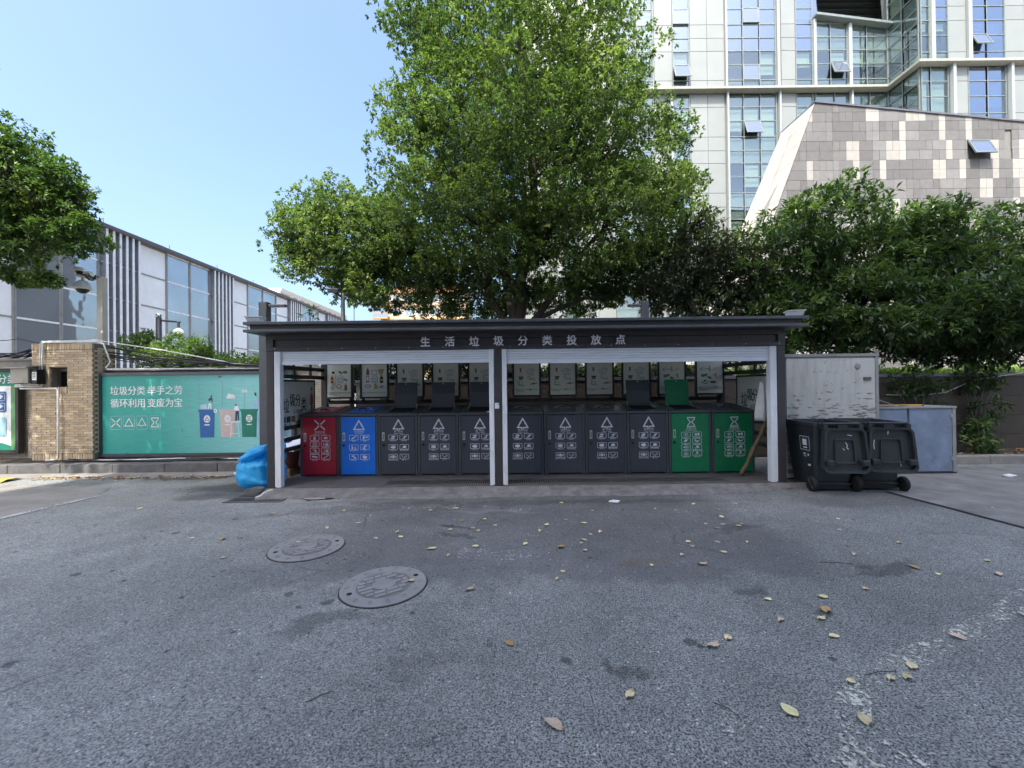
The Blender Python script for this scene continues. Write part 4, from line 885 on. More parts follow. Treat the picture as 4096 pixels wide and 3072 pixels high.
# blue bag -----------------------------------------------------------------
t = NT('bag_plastic'); co = t.co()
wr = t.noise(t.n('Mapping', i_Vector=co, i_Scale=(7, 7, 2.2), i_Rotation=(0, .5, 0)).outputs[0], 3., 5., .6)
c = t.mix(t.noise(co, 5., 4.), (.012, .44, .88), (.10, .64, .97))
t.set(Base_Color=c, Roughness=.28, Normal=t.bump(wr, .9, .03)); t.b.inputs['Specular IOR Level'].default_value = .6
tl = t.n('BsdfTranslucent', i_0=(.06, .62, 1.)); ms = t.n('MixShader', i_0=.35, i_1=t.b.outputs[0], i_2=tl.outputs[0]); t.t.links.new(ms.outputs[0], t.o.inputs[0])
def bag_mesh():
    mb = MB(); N, Mr = 64, 44; V = []
    q = random.Random(4); ph = [q.uniform(0, 6.28) for _ in range(12)]
    for i in range(Mr + 1):
        k = i / Mr
        # centre line leans from the belly to the knot at the rail
        nk = max(0, (k - .55) / .45); cx = -3.79 + .19 * nk ** 1.5; cy = 6.20 + .24 * nk; z = .02 + .66 * k
        prof = (math.sin(min(1, (k + .03) * 5.) * math.pi / 2) ** .6) * (1 if k < .45 else max(.10, math.cos(min(1, (k - .45) / .58) * math.pi / 2) ** .9))
        for j in range(N):
            a = j / N * 2 * math.pi
            r = prof * (1 + .05 * math.sin(3 * a + ph[0]) + .06 * math.sin(5 * a + ph[1] + 2 * k) + .03 * math.sin(13 * a + ph[2] + 3 * k) * min(1, k * 2) + .05 * math.sin(17 * a + ph[3] + 1.5 * k) * max(0, k - .2) + .03 * math.sin(9 * k * 2 + 2 * a + ph[4]) + .02 * math.sin(31 * k + 3 * a))
            V.append((cx + .315 * r * math.cos(a), cy + .27 * r * math.sin(a), z + .012 * math.sin(4 * a + 9 * k)))
    mb.add(V, [(i * N + j, i * N + (j + 1) % N, (i + 1) * N + (j + 1) % N, (i + 1) * N + j) for i in range(Mr) for j in range(N)] + [tuple(range(N - 1, -1, -1))])
    return mb
bag = thing('rubbish_bag', 'bulging bright blue plastic rubbish bag leaning against the left shelter post', 'bag', (-3.78, 6.16, .02))
part(bag, 'sack', bag_mesh(), 'bag_plastic', True)
mb = MB(); V = []      # second bulge beside the neck, and the tied knot
def lump(mb, c, r, seed, n=20, m=14):
    q = random.Random(seed); ph = [q.uniform(0, 6.28) for _ in range(6)]; V = []
    for i in range(m + 1):
        th = math.pi * i / m
        for j in range(n):
            a = j / n * 2 * math.pi; k = 1 + .12 * math.sin(3 * a + ph[0] + 2 * th) + .08 * math.sin(5 * th + ph[1] + a) + .06 * math.sin(8 * a + ph[2])
            V.append((c[0] + r[0] * k * math.sin(th) * math.cos(a), c[1] + r[1] * k * math.sin(th) * math.sin(a), c[2] - r[2] * k * math.cos(th)))
    return mb.add(V, [(i * n + j, i * n + (j + 1) % n, (i + 1) * n + (j + 1) % n, (i + 1) * n + j) for i in range(m) for j in range(n)])
part(bag, 'upper_fold', lump(MB(), (-3.80, 6.05, .56), (.21, .11, .075), 3).shear(lambda x, y, z: (x, y, z + (x + 3.80) * .40)), 'bag_plastic', True)
part(bag, 'knot', lump(lump(MB(), (-3.62, 6.46, .68), (.075, .05, .045), 8), (-3.54, 6.48, .69), (.05, .045, .042), 9), 'bag_plastic', True)

# clutter behind the left post
solo('paint_bucket', MB().lathe([(.13, .10), (.15, .28), (.165, .38), (.175, .385), (.175, .40), (.16, .40), (.15, .30)], (-3.82, 7.02, .06), 18), 'terracotta', 'brownish red plastic bucket standing outside the left side rails of the shelter', 'bucket', smooth=True)
solo('foam_board', MB().hexa([(-4.25, 6.75, .462), (-3.60, 6.75, .462), (-3.60, 7.25, .462), (-4.25, 7.25, .462)], [(-4.25, 6.75, .487), (-3.60, 6.75, .487), (-3.60, 7.25, .487), (-4.25, 7.25, .487)]), 'cloth', 'dirty white board laid over the red bucket in the shelter corner', 'board')
o = solo('foam_slab', MB().hexa([(-4.2, 6.85, .49), (-3.62, 6.85, .49), (-3.62, 7.35, .60), (-4.2, 7.35, .60)], [(-4.2, 6.85, .525), (-3.62, 6.85, .525), (-3.62, 7.35, .635), (-4.2, 7.35, .635)]), 'styro', 'pale blue-white foam slab on top of the board beside the red bin', 'foam slab'); bevel(o, .01)
o = solo('grey_tub', MB().lathe([(.14, .0), (.17, .40), (.18, .41), (.16, .41), (.15, .1)], (-3.70, 7.42, .0), 16), 'lamp_grey', 'dark grey tub wedged between the bucket and the red bin', 'tub', smooth=True)
mb = MB()
for i in range(5): mb.box(-4.15 + .02 * i, -3.60 - .03 * i, 6.66 + .04 * i, 7.20 - .01 * i, .001 + .03 * i, .028 + .03 * i)
solo('wood_offcuts', mb, 'raw_wood', 'stack of dark wood offcuts under the red bucket', 'wood')
sc_ = thing('spray_can', 'small spray can standing on the side rail behind the red bin', 'can', (-3.5, 7.25, .74))
part(sc_, 'can', MB().lathe([(.033, 0), (.033, .15), (.022, .165)], (-3.5, 7.25, .742), 14), 'ink_navy', True)
part(sc_, 'cap', MB().lathe([(.022, .165), (.022, .20), (.015, .205)], (-3.5, 7.25, .742), 14), 'ink_white', True)
solo('broken_stone', MB().poly(blob(-3.70, .045, .12, .04, 5, 9), 5.84, 5.96), 'kerb_stone', 'broken concrete lump under the blue bag next to the drain', 'stone')
solo('rope', MB().tube([(-3.40, 5.80, .07), (-3.44, 5.76, .065), (-3.47, 5.70, .045), (-3.46, 5.64, .03), (-3.50, 5.58, .018)], .018, 6), 'cloth', 'short dirty white rope end hanging over the apron by the drain', 'rope')

# wooden pole, hanging cloth ------------------------------------------------
def lerp(a, b, k): return tuple(a[i] + (b[i] - a[i]) * k for i in range(3))
A, B = (3.50, 6.30, .09), (3.86, 6.16, 1.02)
solo('wooden_pole', MB().tube([tuple(c + random.uniform(-.005, .005) for c in lerp(A, B, k / 14)) for k in range(15)], [.029 + .004 * math.sin(k * 1.3) for k in range(15)], 9), 'raw_wood', 'rough bark-covered wooden pole leaning in the right corner of the shelter', 'pole', smooth=True)
mb = MB(); V = []; n = 22; m_ = 16
for i in range(m_ + 1):
    k = i / m_; w_ = .035 + .04 * math.sin(min(1, k * 1.25) * math.pi / 2) * (1 if k < .9 else .85)
    for j in range(n):
        a = j / n * 2 * math.pi; r = w_ * (1 + .16 * math.sin(4 * a + k * 2) + .08 * math.sin(9 * a))
        V.append((3.685 - .03 * k + r * math.cos(a), 6.05 + r * .6 * math.sin(a), 1.50 - .54 * k + .02 * math.sin(2 * a)))
mb.add(V, [(i * n + j, (i + 1) * n + j, (i + 1) * n + (j + 1) % n, i * n + (j + 1) % n) for i in range(m_) for j in range(n)] + [tuple(m_ * n + j for j in range(n))[::-1]])
solo('hanging_cloth', mb, 'cloth', 'dirty white cloth bag hanging inside the right guide rail', 'cloth', smooth=True)

# white cupboard of peeling plywood -----------------------------------------
t = NT('peeling_white'); co = t.co(); sz = t.n('SeparateXYZ', i_0=co)
pn = t.noise(t.n('Mapping', i_Vector=co, i_Scale=(2.2, 1, 9)).outputs[0], 2.4, 8., .68); low = t.ramp(sz.outputs[2], 1.65, .70)
pk = t.ramp(t.math('ADD', pn, t.math('MULTIPLY', low, .17)), .64, .68)
low2 = t.ramp(sz.outputs[2], .95, .55); pk2 = t.ramp(t.math('ADD', t.noise(co, 7., 8., .75), t.math('MULTIPLY', low2, .16)), .60, .65)
c = t.mix(t.noise(co, 3., 6.), (.46, .46, .43), (.62, .62, .58)); c = t.mix(t.math('MULTIPLY', pk, .85), c, (.11, .098, .08)); c = t.mix(t.math('MULTIPLY', pk2, .7), c, (.18, .165, .14)); c = t.mix(t.ramp(t.noise(t.n('Mapping', i_Vector=co, i_Scale=(5, 1, .7)).outputs[0], 2., 6., .6), .5, .72, 0, .45), c, (.27, .255, .22))
t.set(Base_Color=c, Roughness=.75, Normal=t.bump(t.math('ADD', pk, t.math('MULTIPLY', pn, .7)), -.7, .02))
cp = thing('white_cupboard', 'tall cupboard of peeling white plywood standing right of the shelter', 'cupboard', (4.9, 6.5, 0))
part(cp, 'body', MB().box(4.24, 5.66, 6.37, 6.80, .03, 1.90), 'wood_white')
d = part(cp, 'door', MB().box(4.25, 5.62, 6.345, 6.368, .10, 1.875), 'peeling_white')
part(cp, 'top_rail', MB().box(4.22, 5.68, 6.335, 6.82, 1.902, 1.945), 'cab_frame')
part(cp, 'edge_strip', MB().box(5.625, 5.672, 6.34, 6.38, .7, 1.90), 'cab_frame')
for i in range(7):
    x = 4.36 + i * .18 + random.uniform(-.05, .05); z = .87 + random.uniform(-.03, .05)
    part(d, 'peeled_flake', MB().add([(x, 6.343, z), (x + .14, 6.342, z - .01), (x + .12, 6.29 + random.uniform(0, .03), z + .05), (x + .03, 6.31, z + .07)], [(0, 1, 2, 3)]), 'wood_white')
part(d, 'latch_plate', MB().box(5.44, 5.55, 6.33, 6.345, 1.53, 1.58), 'handle_inner')
part(d, 'plastic_scrap', lump(MB(), (5.35, 6.342, 1.75), (.05, .006, .05), 12, 12, 8), 'cab_frame', True)
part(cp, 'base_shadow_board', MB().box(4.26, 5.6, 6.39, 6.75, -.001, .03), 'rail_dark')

cabn = thing('metal_cabinet', 'low blue-grey metal cabinet with two weathered doors right of the wheelie bins', 'cabinet', (6.5, 6.9, 0))
part(cabn, 'body', MB().box(5.70, 7.18, 6.68, 7.25, .03, 1.06), 'cab_blue')
bevel(part(cabn, 'top', MB().box(5.68, 7.20, 6.64, 7.27, 1.062, 1.095), 'cab_frame'), .004)
for x0, x1 in ((5.72, 6.40), (6.44, 7.13)): bevel(part(cabn, 'door', MB().box(x0, x1, 6.655, 6.678, .04, 1.055), 'cab_blue'), .004)
part(cabn, 'edge_strip', MB().box(7.135, 7.19, 6.65, 6.69, .03, 1.06), 'cab_frame')
for z in (.22, .9): part(cabn, 'hinge', MB().box(7.10, 7.15, 6.644, 6.656, z, z + .07), 'cab_frame')
part(cabn, 'plinth', MB().box(5.72, 7.2, 6.66, 7.2, 0, .028), 'rail_dark')
solo('painted_stick', MB().tube([(5.85, 6.72, 1.108), (6.72, 6.74, 1.112)], .013, 6), 'orange_paint', 'orange-yellow stick lying on top of the metal cabinet', 'stick')
solo('black_rod', MB().tube([(5.42, 6.66, 1.110), (6.15, 6.70, 1.106), (6.78, 6.76, 1.107)], .009, 6), 'cable_black', 'thin black rod lying along the front of the cabinet top', 'rod')
solo('string', MB().tube([(5.67, 6.5, 1.28), (5.9, 6.6, 1.21), (6.3, 6.7, 1.10)], .003, 4), 'cloth', 'thin pale string from the white cupboard to the cabinet top', 'string')

# wheelie bins ---------------------------------------------------------------
def wheelie(x, y, rz, label, marks):
    b = thing('wheelie_bin', label, 'wheelie bin', (x, y, 0), rz, 'black wheelie bins by the cupboard')
    L = lambda name, mb, m, sm=False, par=None: part(par or b, name, mb, m, sm, False)
    def ring_(hx, hy0, hy1, z, r=.05, n=4):
        p = []
        for sx, sy, a0 in ((1, -1, -90), (1, 1, 0), (-1, 1, 90), (-1, -1, 180)):
            yy = hy0 if sy < 0 else hy1
            for i in range(n + 1):
                a = R(a0 + 90 * i / n); p.append((sx * (hx - r) + r * math.cos(a), yy - sy * r + r * math.sin(a) if sy > 0 else yy + r + r * math.sin(a), z))
        return p
    lv = [(.225, -.25, .27, .06), (.235, -.27, .28, .16), (.262, -.31, .33, .55), (.285, -.345, .365, .90), (.30, -.365, .385, .905), (.30, -.365, .385, .95), (.27, -.33, .35, .95), (.25, -.30, .31, .60)]
    V = []; 
    for a in lv: V += ring_(*a)
    n = len(V) // len(lv)
    f = [(i * n + j, i * n + (j + 1) % n, (i + 1) * n + (j + 1) % n, (i + 1) * n + j) for i in range(len(lv) - 1) for j in range(n)] + [tuple(range(n))[::-1], tuple((len(lv) - 1) * n + j for j in range(n))]
    L('body', MB().add(V, f), 'wheelie_plastic')
    L('foot_recess', MB().box(-.075, .075, -.262, -.245, .12, .20), 'hole_dark')
    L('axle', MB().tube([(-.29, -.27, .10), (.29, -.27, .10)], .014, 8).box(-.21, .21, -.275, -.2, .03, .09), 'black_plastic')
    for s_ in (-1, 1):
        w_ = L('wheel', MB().lathe([(.045, -.03), (.088, -.03), (.10, -.018), (.10, .018), (.088, .03), (.045, .03)], (s_ * .285, -.27, .10), 22, axis='X'), 'tyre')
        h = MB().lathe([(.045, -.024), (.045, .024)], (s_ * .285, -.27, .10), 14, axis='X')
        for k in range(5):
            a = k * 2 * math.pi / 5; h.tube([(s_ * .285 + s_ * .028, -.27 + .01 * math.cos(a), .10 + .01 * math.sin(a)), (s_ * .285 + s_ * .028, -.27 + .075 * math.cos(a), .10 + .075 * math.sin(a))], .009, 5)
        L('hub', h, 'black_plastic', par=w_)
    hd = MB().tube([(-.235, -.425, .945), (.235, -.425, .945)], .017, 8)
    for xx in (-.235, -.08, .08, .235): hd.box(xx - .012, xx + .012, -.42, -.355, .885, .945)
    hd.box(-.235, .235, -.37, -.355, .88, .915)
    L('handle', hd, 'wheelie_plastic')
    # open lid hanging down at the back, its hollow side to the viewer
    def lidp(w, z0, z1, r, n=5):
        p = []
        for sx, zz, a0 in ((1, z0, -90), (1, z1, 0), (-1, z1, 90), (-1, z0, 180)):
            for i in range(n + 1):
                a = R(a0 + 90 * i / n); up = 1 if zz == z1 else -1
                ww = w * (.90 if up > 0 else 1); p.append((sx * (ww - r) + r * math.cos(a), zz - up * r + r * math.sin(a)))
        return p
    tl_ = lambda q, off: [(a, -.455 - off - (.92 - z) * .06, z) for a, z in q]
    o1 = lidp(.292, .30, .885, .075); o2 = lidp(.292, .30, .885, .075); o3 = lidp(.262, .335, .862, .062); n = len(o1)
    V = tl_(o1, -.03) + tl_(o2, .045) + tl_(o3, .042) + tl_(o3, .0)
    f = [(i * n + j, i * n + (j + 1) % n, (i + 1) * n + (j + 1) % n, (i + 1) * n + j) for i in range(3) for j in range(n)]
    f = [q[::-1] for q in f] + [tuple(range(n))[::-1], tuple(3 * n + j for j in range(n))]
    lid = L('lid', MB().add(V, f), 'wheelie_plastic')
    r1 = lidp(.135, .42, .745, .03, 3); r2 = lidp(.122, .435, .732, .026, 3); n = len(r1); mb = MB()
    mb.add(tl_(r1, .002) + tl_(r1, .022) + tl_(r2, .022) + tl_(r2, -.012), [(i * n + (j + 1) % n, i * n + j, (i + 1) * n + j, (i + 1) * n + (j + 1) % n)[::-1] for i in range(3) for j in range(n)] + [tuple(3 * n + j for j in range(n))])
    L('lid_panel', mb, 'wheelie_plastic', par=lid)
    for s_ in (-1, 1): 
        o = L('lid_grip', MB().box(s_ * .22 - .045, s_ * .22 + .045, -.565, -.475, .40, .475), 'wheelie_plastic', par=lid); bevel(o, .012)
    L('hinge_lugs', MB().box(-.25, -.20, -.47, -.40, .865, .935).box(.20, .25, -.47, -.40, .865, .935).box(-.06, .06, -.46, -.41, .87, .93), 'wheelie_plastic')
    if marks == 1:   # label printed on the left flank
        def flank(p): return [(-.259 - (z - .55) * .066 - .004, -yy, z) for yy, z in p]
        mb = MB()
        def quad(y0, y1, z0, z1, off=0): mb.add([(-.2635 - off - (z - .55) * .067, y_, z) for y_, z in ((y1, z0), (y0, z0), (y0, z1), (y1, z1))], [(0, 1, 2, 3)])
        quad(-.14, -.05, .615, .70); 
        for a in ((-.20, .01, .735, .741), (-.20, .01, .545, .551), (-.20, -.194, .545, .741), (.004, .01, .545, .741), (-.14, -.06, .575, .592), (-.17, -.14, .47, .50), (-.12, -.05, .455, .462), (-.10, -.05, .48, .50), (-.19, -.13, .33, .355)): quad(*a)
        L('printed_label', mb, 'print_white')
    mb = MB()
    if marks == 1: mb.stroke([(.02, .70), (.04, .66), (.03, .63), (.05, .61)], .008, 0).stroke([(-.02, .62), (.0, .60)], .007, 0).stroke([(.05, .80), (.10, .79)], .008, 0)
    else: mb.stroke([(-.02, .84), (-.025, .80)], .009, 0).stroke([(-.03, .815), (-.01, .815)], .006, 0).stroke([(-.19, .72), (-.20, .66), (-.195, .60)], .008, 0).stroke([(.10, .44), (.11, .38)], .007, 0)
    mb.v = [(p[0], -.457 - .004 - (.92 - p[2]) * .06, p[2]) for p in mb.v]; L('scratches', mb, 'print_white', par=lid)
    return b
wheelie(4.44, 5.93, R(-4), 'black wheelie bin with printed side label, its lid hanging open, left of the two', 1)
wheelie(5.12, 5.95, R(-9), 'black wheelie bin with a white mark on its open lid, right of the two', 2)

# garden wall behind and right of the shelter
gw = thing('garden_wall', 'brown panelled garden wall overgrown with plants, behind the cabinet and shelter', 'wall', (5, 8.45, 0))
part(gw, 'core', MB().box(-3.2, 14, 8.42, 8.60, 0, 1.60), 'joint_dark')
for i in range(13):
    for j in range(4):
        x0 = -3.2 + i * 1.32 + (.5 if j % 2 else 0); part(gw, 'panel', MB().box(x0, min(14, x0 + 1.312), 8.385, 8.42, .02 + j * .395, .408 + j * .395), 'wall_brown')
part(gw, 'coping', MB().box(-3.2, 14, 8.36, 8.64, 1.60, 1.66), 'roof_dark')

# ================================================================== ROAD DETAILS
def manhole(x, y, r, label, rz):
    m = thing('manhole_cover', label, 'manhole cover', (x, y, 0), rz)
    L = lambda name, mb, mt_, sm=False: part(m, name, mb, mt_, sm, False)
    L('gap_ring', MB().lathe([(r + .008, -.01), (r + .008, .003), (r - .01, .003)], (0, 0, 0), 48), 'hole_dark')
    L('cover', MB().lathe([(r, -.01), (r, .010), (r - .006, .013), (r * .70, .013), (r * .69, .009), (r * .66, .009), (r * .65, .010), (.001, .010)], (0, 0, 0), 56), 'manhole_iron')
    L('dirt_bed', MB().lathe([(r * .645, .009), (r * .645, .0112), (.001, .0112)], (0, 0, 0), 40), 'manhole_dirt')
    g = MB(); q = random.Random(int(x * 100)); s = .075; z = .016
    k = int(r * .6 / .05)
    for i in range(-k, k + 1):
        yy = i * .05; half = math.sqrt(max(0, (r * .6) ** 2 - yy ** 2))
        xx = -half
        while xx < half - .03:
            w_ = min(q.choice((.06, .09, .12)), half - xx)
            if not (abs(yy) < .08 and abs(xx + w_ / 2) < .10): g.box(xx, xx + w_ - .010, yy - .020, yy + .020, .012, z)
            xx += w_
    tag(L('raised_bricks', g, 'manhole_iron'), kind='stuff')
    L('emblem', MB().lathe([(.085, .010), (.085, .0165), (.07, .0165), (.068, .014), (.001, .014)], (0, 0, 0), 24), 'manhole_iron')
    e = MB()
    for i in range(14):
        a = i * 2 * math.pi / 14
        if i % 7 == 0: continue
        c_ = (r * .84 * math.cos(a), r * .84 * math.sin(a)); pts = [(c_[0] + .022 * math.cos(a + b) * (1 - b / 9), c_[1] + .022 * math.sin(a + b) * (1 - b / 9), .014) for b in [x_ * .7 for x_ in range(9)]]
        e.tube(pts, .0035, 4)
    L('scroll_relief', e, 'manhole_iron')
    for a in (0, math.pi): L('lift_hole', MB().lathe([(.020, .010), (.020, .0148), (.001, .0149)], (r * .80 * math.cos(a), r * .80 * math.sin(a), 0), 12), 'hole_dark')
manhole(-.985, 3.11, .315, 'round iron manhole cover with raised brick pattern, nearer the camera', R(35))
manhole(-1.945, 3.87, .325, 'worn round iron manhole cover, farther one near the shelter', R(30))
gr = thing('drain_grate', 'rectangular slotted iron street drain in front of the blue bag', 'drain', (-3.45, 5.6, 0))
part(gr, 'pit', MB().box(-3.80, -3.12, 5.46, 5.80, -.02, .002), 'hole_dark')
part(gr, 'surround', MB().box(-3.84, -3.08, 5.42, 5.455, -.02, .012).box(-3.84, -3.08, 5.80, 5.835, -.02, .012).box(-3.84, -3.80, 5.455, 5.80, -.02, .012).box(-3.12, -3.08, 5.455, 5.80, -.02, .012).box(-3.80, -3.12, 5.615, 5.645, -.01, .011), 'grate_iron')
for i in range(17): part(gr, 'bar', MB().box(-3.785 + i * .040, -3.767 + i * .040, 5.456, 5.80, -.01, .010), 'grate_iron')
ph_ = thing('pothole', 'small pothole with a pale stony bottom at the apron edge', 'pothole', (-2.67, 5.58, 0))
part(ph_, 'broken_edge', MB().poly([(a, b) for a, b in blob(0, 0, .21, .075, 6, 14)], 0, .003).shear(lambda x, y, z: (-2.66 + x, 5.57 + z, .008 - y)), 'hole_dark')
part(ph_, 'gravel', MB().poly([(a, b) for a, b in blob(0, 0, .14, .035, 3, 12)], 0, .006).shear(lambda x, y, z: (-2.67 + x, 5.55 + z, .014 - y)), 'stone_pale')
def crumple(name, x, y, s, lab, m='paper_litter'):
    solo(name, lump(MB(), (x, y, s * .22), (s, s * .55, s * .24), int(x * 50), 10, 7), m, lab, 'litter')
crumple('crumpled_paper', 1.29, 5.24, .07, 'crumpled white paper on the asphalt before the right shutter')
crumple('crumpled_paper', 7.71, 6.38, .10, 'crumpled white tissue on the concrete right of the metal cabinet')
crumple('plastic_scrap', -4.78, 7.20, .11, 'white plastic scrap in the gutter beneath the billboard')
crumple('drink_sachet', -.36, 6.56, .05, 'small torn sachet lying on the front edge of the fifth bin', 'paper_litter')
bpy.data.objects['drink_sachet'].location.z = 1.085
# speed hump at the far left
hp = thing('speed_hump', 'yellow and black speed hump at the left edge of the road', 'speed hump', (-9.6, 6.9, 0))
for i in range(6):
    x0 = -11.4 + i * .5
    part(hp, 'segment', MB().add([(x0, 6.72, .006), (x0 + .49, 6.72, .006), (x0, 6.82, .045), (x0 + .49, 6.82, .045), (x0, 6.95, .045), (x0 + .49, 6.95, .045), (x0, 7.05, .006), (x0 + .49, 7.05, .006)], [(0, 1, 3, 2), (2, 3, 5, 4), (4, 5, 7, 6)]), 'yellow_paint' if i % 2 else 'tyre')

# fallen leaves ---------------------------------------------------------------
def leaf_geo(seed, l=.085, w=.034, curl=.012, n=6):
    q = random.Random(seed); mb = MB(); V = []
    c1, c2, bend = q.uniform(.3, 1.4) * curl, q.uniform(-.6, 1.2) * curl, q.uniform(-.012, .012)
    for i in range(n + 1):
        k = i / n; ww = w * math.sin(math.pi * min(1, k * .94 + .03)) ** .75 * (1 - .25 * k)
        x = (k - .5) * l; b = bend * math.sin(math.pi * k)
        V += [(x, -ww + b, .003 + c1 * (1.2 - k) * (.5 + abs(q.uniform(0, 1)))), (x, b, .002 + c2 * math.sin(math.pi * k) ** 2 * .4), (x, ww + b, .003 + c1 * k * (.5 + q.uniform(0, 1)))]
    z0 = min(v[2] for v in V); V = [(a, b, c - z0 + .003) for a, b, c in V]
    for i in range(n):
        a = i * 3; mb.add([], []); mb.f += [(a, a + 3, a + 4, a + 1), (a + 1, a + 4, a + 5, a + 2)]; mb.m += [0, 0]
    mb.v = V; return mb
LM = []
for i in range(12):
    me = mesh('fallen_leaf', leaf_geo(i, .085 + .02 * (i % 3), .034 + .008 * (i % 2))); me.materials.append(MATS['leaf_dry_' + 'abcabdbacabb'[i]]); LM.append(me)
BIG = {(-2.58, 3.64): ('pale leaf alone on the asphalt left of both manhole covers', 0), (1.67, 2.05): ('pale tan leaf lying left of the worn line corner', 0), (1.89, 2.07): ('pale dry leaf just right of the worn white line', 0), (1.25, 1.88): ('yellowish oval leaf near the bottom edge, left of the worn paint', 1),
       (1.54, 1.82): ('tan leaf lying on the worn white paint itself', 0), (.55, 1.98): ('tan leaf, lone one between the pink leaf and the worn paint', 0), (.16, 1.81): ('pinkish dry leaf nearest the bottom edge of the picture', 2), (1.88, 2.42): ('broad pale yellow leaf right of the picture\'s middle foreground', 1),
       (2.57, 2.40): ('pinkish leaf lying beside the upper worn white line', 2), (1.68, 2.59): ('upright curled pale leaf left of the dark oil spot', 2), (1.98, 2.08): ('slender brown leaf at the bend of the worn line', 0), (2.05, 2.70): ('orange-brown leaf above the dark oil spot', 5),
       (1.13, 2.35): ('curled pinkish leaf, nearer of the close pair in the right foreground', 2), (1.25, 2.41): ('tan leaf, farther of the close pair in the right foreground', 0), (1.94, 2.60): ('small pale leaf directly above the broad yellow leaf', 0), (-.79, 3.15): ('pale leaf lying on the nearer manhole cover', 0), (-2.09, 3.98): ('pale leaf lying on the farther manhole cover', 1), (-6.05, 5.43): ('dry leaf lying at the faint painted line on the left', 0)}
PT = [(-6.05, 5.43), (-4.71, 5.18), (-3.79, 4.55), (-4.34, 4.61), (-3.24, 4.13), (-2.91, 4.11), (-2.58, 3.64), (-2.88, 4.93), (-1.72, 4.54), (-2.07, 5.0), (-1.99, 4.39), (-1.67, 4.8), (-1.2, 4.24), (-1.13, 4.11), (-1.37, 4.07), (-1.0, 4.97), (-.71, 5.04), (-.58, 4.58), (-.33, 4.61), (-.2, 4.41), (-.43, 4.34), (-.37, 4.25), (-.67, 4.29), (-.76, 3.79), (-.58, 3.64), (-.36, 3.84), (-.33, 3.03), (-.79, 3.15), (-2.09, 3.98), (-.03, 2.39),
      (.61, 5.21), (.94, 4.89), (1.71, 4.94), (1.92, 4.87), (2.24, 5.1), (2.75, 5.11), (2.43, 4.86), (2.34, 4.61), (2.72, 4.82), (2.05, 4.38), (2.22, 4.36), (2.1, 4.25), (2.42, 4.37), (2.36, 4.31), (.58, 4.57), (.35, 4.41), (.27, 4.23), (.76, 4.45), (.88, 4.18), (.77, 4.12), (.68, 3.97), (.64, 3.89), (.11, 3.88), (.44, 3.8), (.64, 3.71), (1.65, 3.89), (1.92, 3.88), (1.64, 3.78), (2.2, 3.87), (1.86, 3.65), (1.47, 3.59), (1.14, 3.4), (1.56, 3.41), (.39, 3.3), (.33, 3.18), (3.22, 3.31), (3.28, 3.18), (3.93, 3.41), (3.75, 3.17), (2.54, 2.97), (1.75, 2.84), (2.15, 2.87), (2.05, 2.7), (1.94, 2.6), (1.68, 2.59), (1.88, 2.42), (2.57, 2.4), (1.25, 2.41), (1.13, 2.35), (1.67, 2.05), (1.89, 2.07), (1.98, 2.08), (1.25, 1.88), (1.54, 1.82), (.55, 1.98), (.16, 1.81), (2.95, 3.57), (3.3, 4.16), (3.55, 4.49), (4.72, 5.15), (5.63, 4.84), (2.08, 2.16), (3.24, 2.62), (3.58, 3.82)]
for i, (x, y) in enumerate(PT):
    big = BIG.get((x, y)); q = random.Random(i * 7 + 1)
    me = LM[big[1] if big else i % 12]; near = y < 2.8
    o = link('fallen_leaf', me, None, None, (x, y, .008 if not (x, y) in ((-.79, 3.15), (-2.09, 3.98)) else .017), q.uniform(0, 6.28))
    s_ = q.uniform(.5, .8) if near else q.uniform(.36, .72); o.scale = (s_, s_, s_)
    if big: tag(o, big[0], 'leaf', 'fallen leaves on the asphalt')
    elif x < -.1: tag(o, 'small dry leaf scattered on the asphalt before the left shutter', 'leaf', 'fallen leaves on the asphalt')
    elif y > 3.0: tag(o, 'small dry leaf scattered on the asphalt before the right shutter', 'leaf', 'fallen leaves on the asphalt')
    else: tag(o, 'small dry leaf scattered in the right foreground of the asphalt', 'leaf', 'fallen leaves on the asphalt')
lit = MB()
for i in range(170):
    q = random.Random(900 + i); x = q.uniform(-8.2, -4.9); y = 7.02 + q.gauss(0, .07); g_ = leaf_geo(i, .06, .02); a = q.uniform(0, 6.28); n0 = len(lit.v)
    lit.v += [(x + p[0] * math.cos(a) - p[1] * math.sin(a), y + p[0] * math.sin(a) + p[1] * math.cos(a), p[2] + .006) for p in g_.v]; lit.f += [tuple(k + n0 for k in f_) for f_ in g_.f]; lit.m += [i % 3] * len(g_.f)
tag(link('leaf_litter', mesh('leaf_litter', lit), ['leaf_dry_a', 'leaf_dry_d', 'ink_brown']), 'swept line of small dry leaves along the left gutter', 'leaf litter', kind='stuff')
for i, (a, b) in enumerate((((-1.0, 1.96, .006), (-.90, 2.03, .008)), ((2.55, 3.42, .006), (2.78, 3.37, .010)), ((1.78, 2.10, .006), (1.96, 2.12, .010)), ((.93, 1.93, .006), (1.0, 1.84, .008)))):
    solo('twig', MB().tube([a, ((a[0] + b[0]) / 2 + .01, (a[1] + b[1]) / 2 + .008, .010), b], .0022, 5), 'bark', ['thin twig lying in the left middle foreground', 'dark twig lying on the right by two leaves', 'dark twig at the bend of the worn line', 'thin twig left of the worn paint near the bottom edge'][i], 'twig')
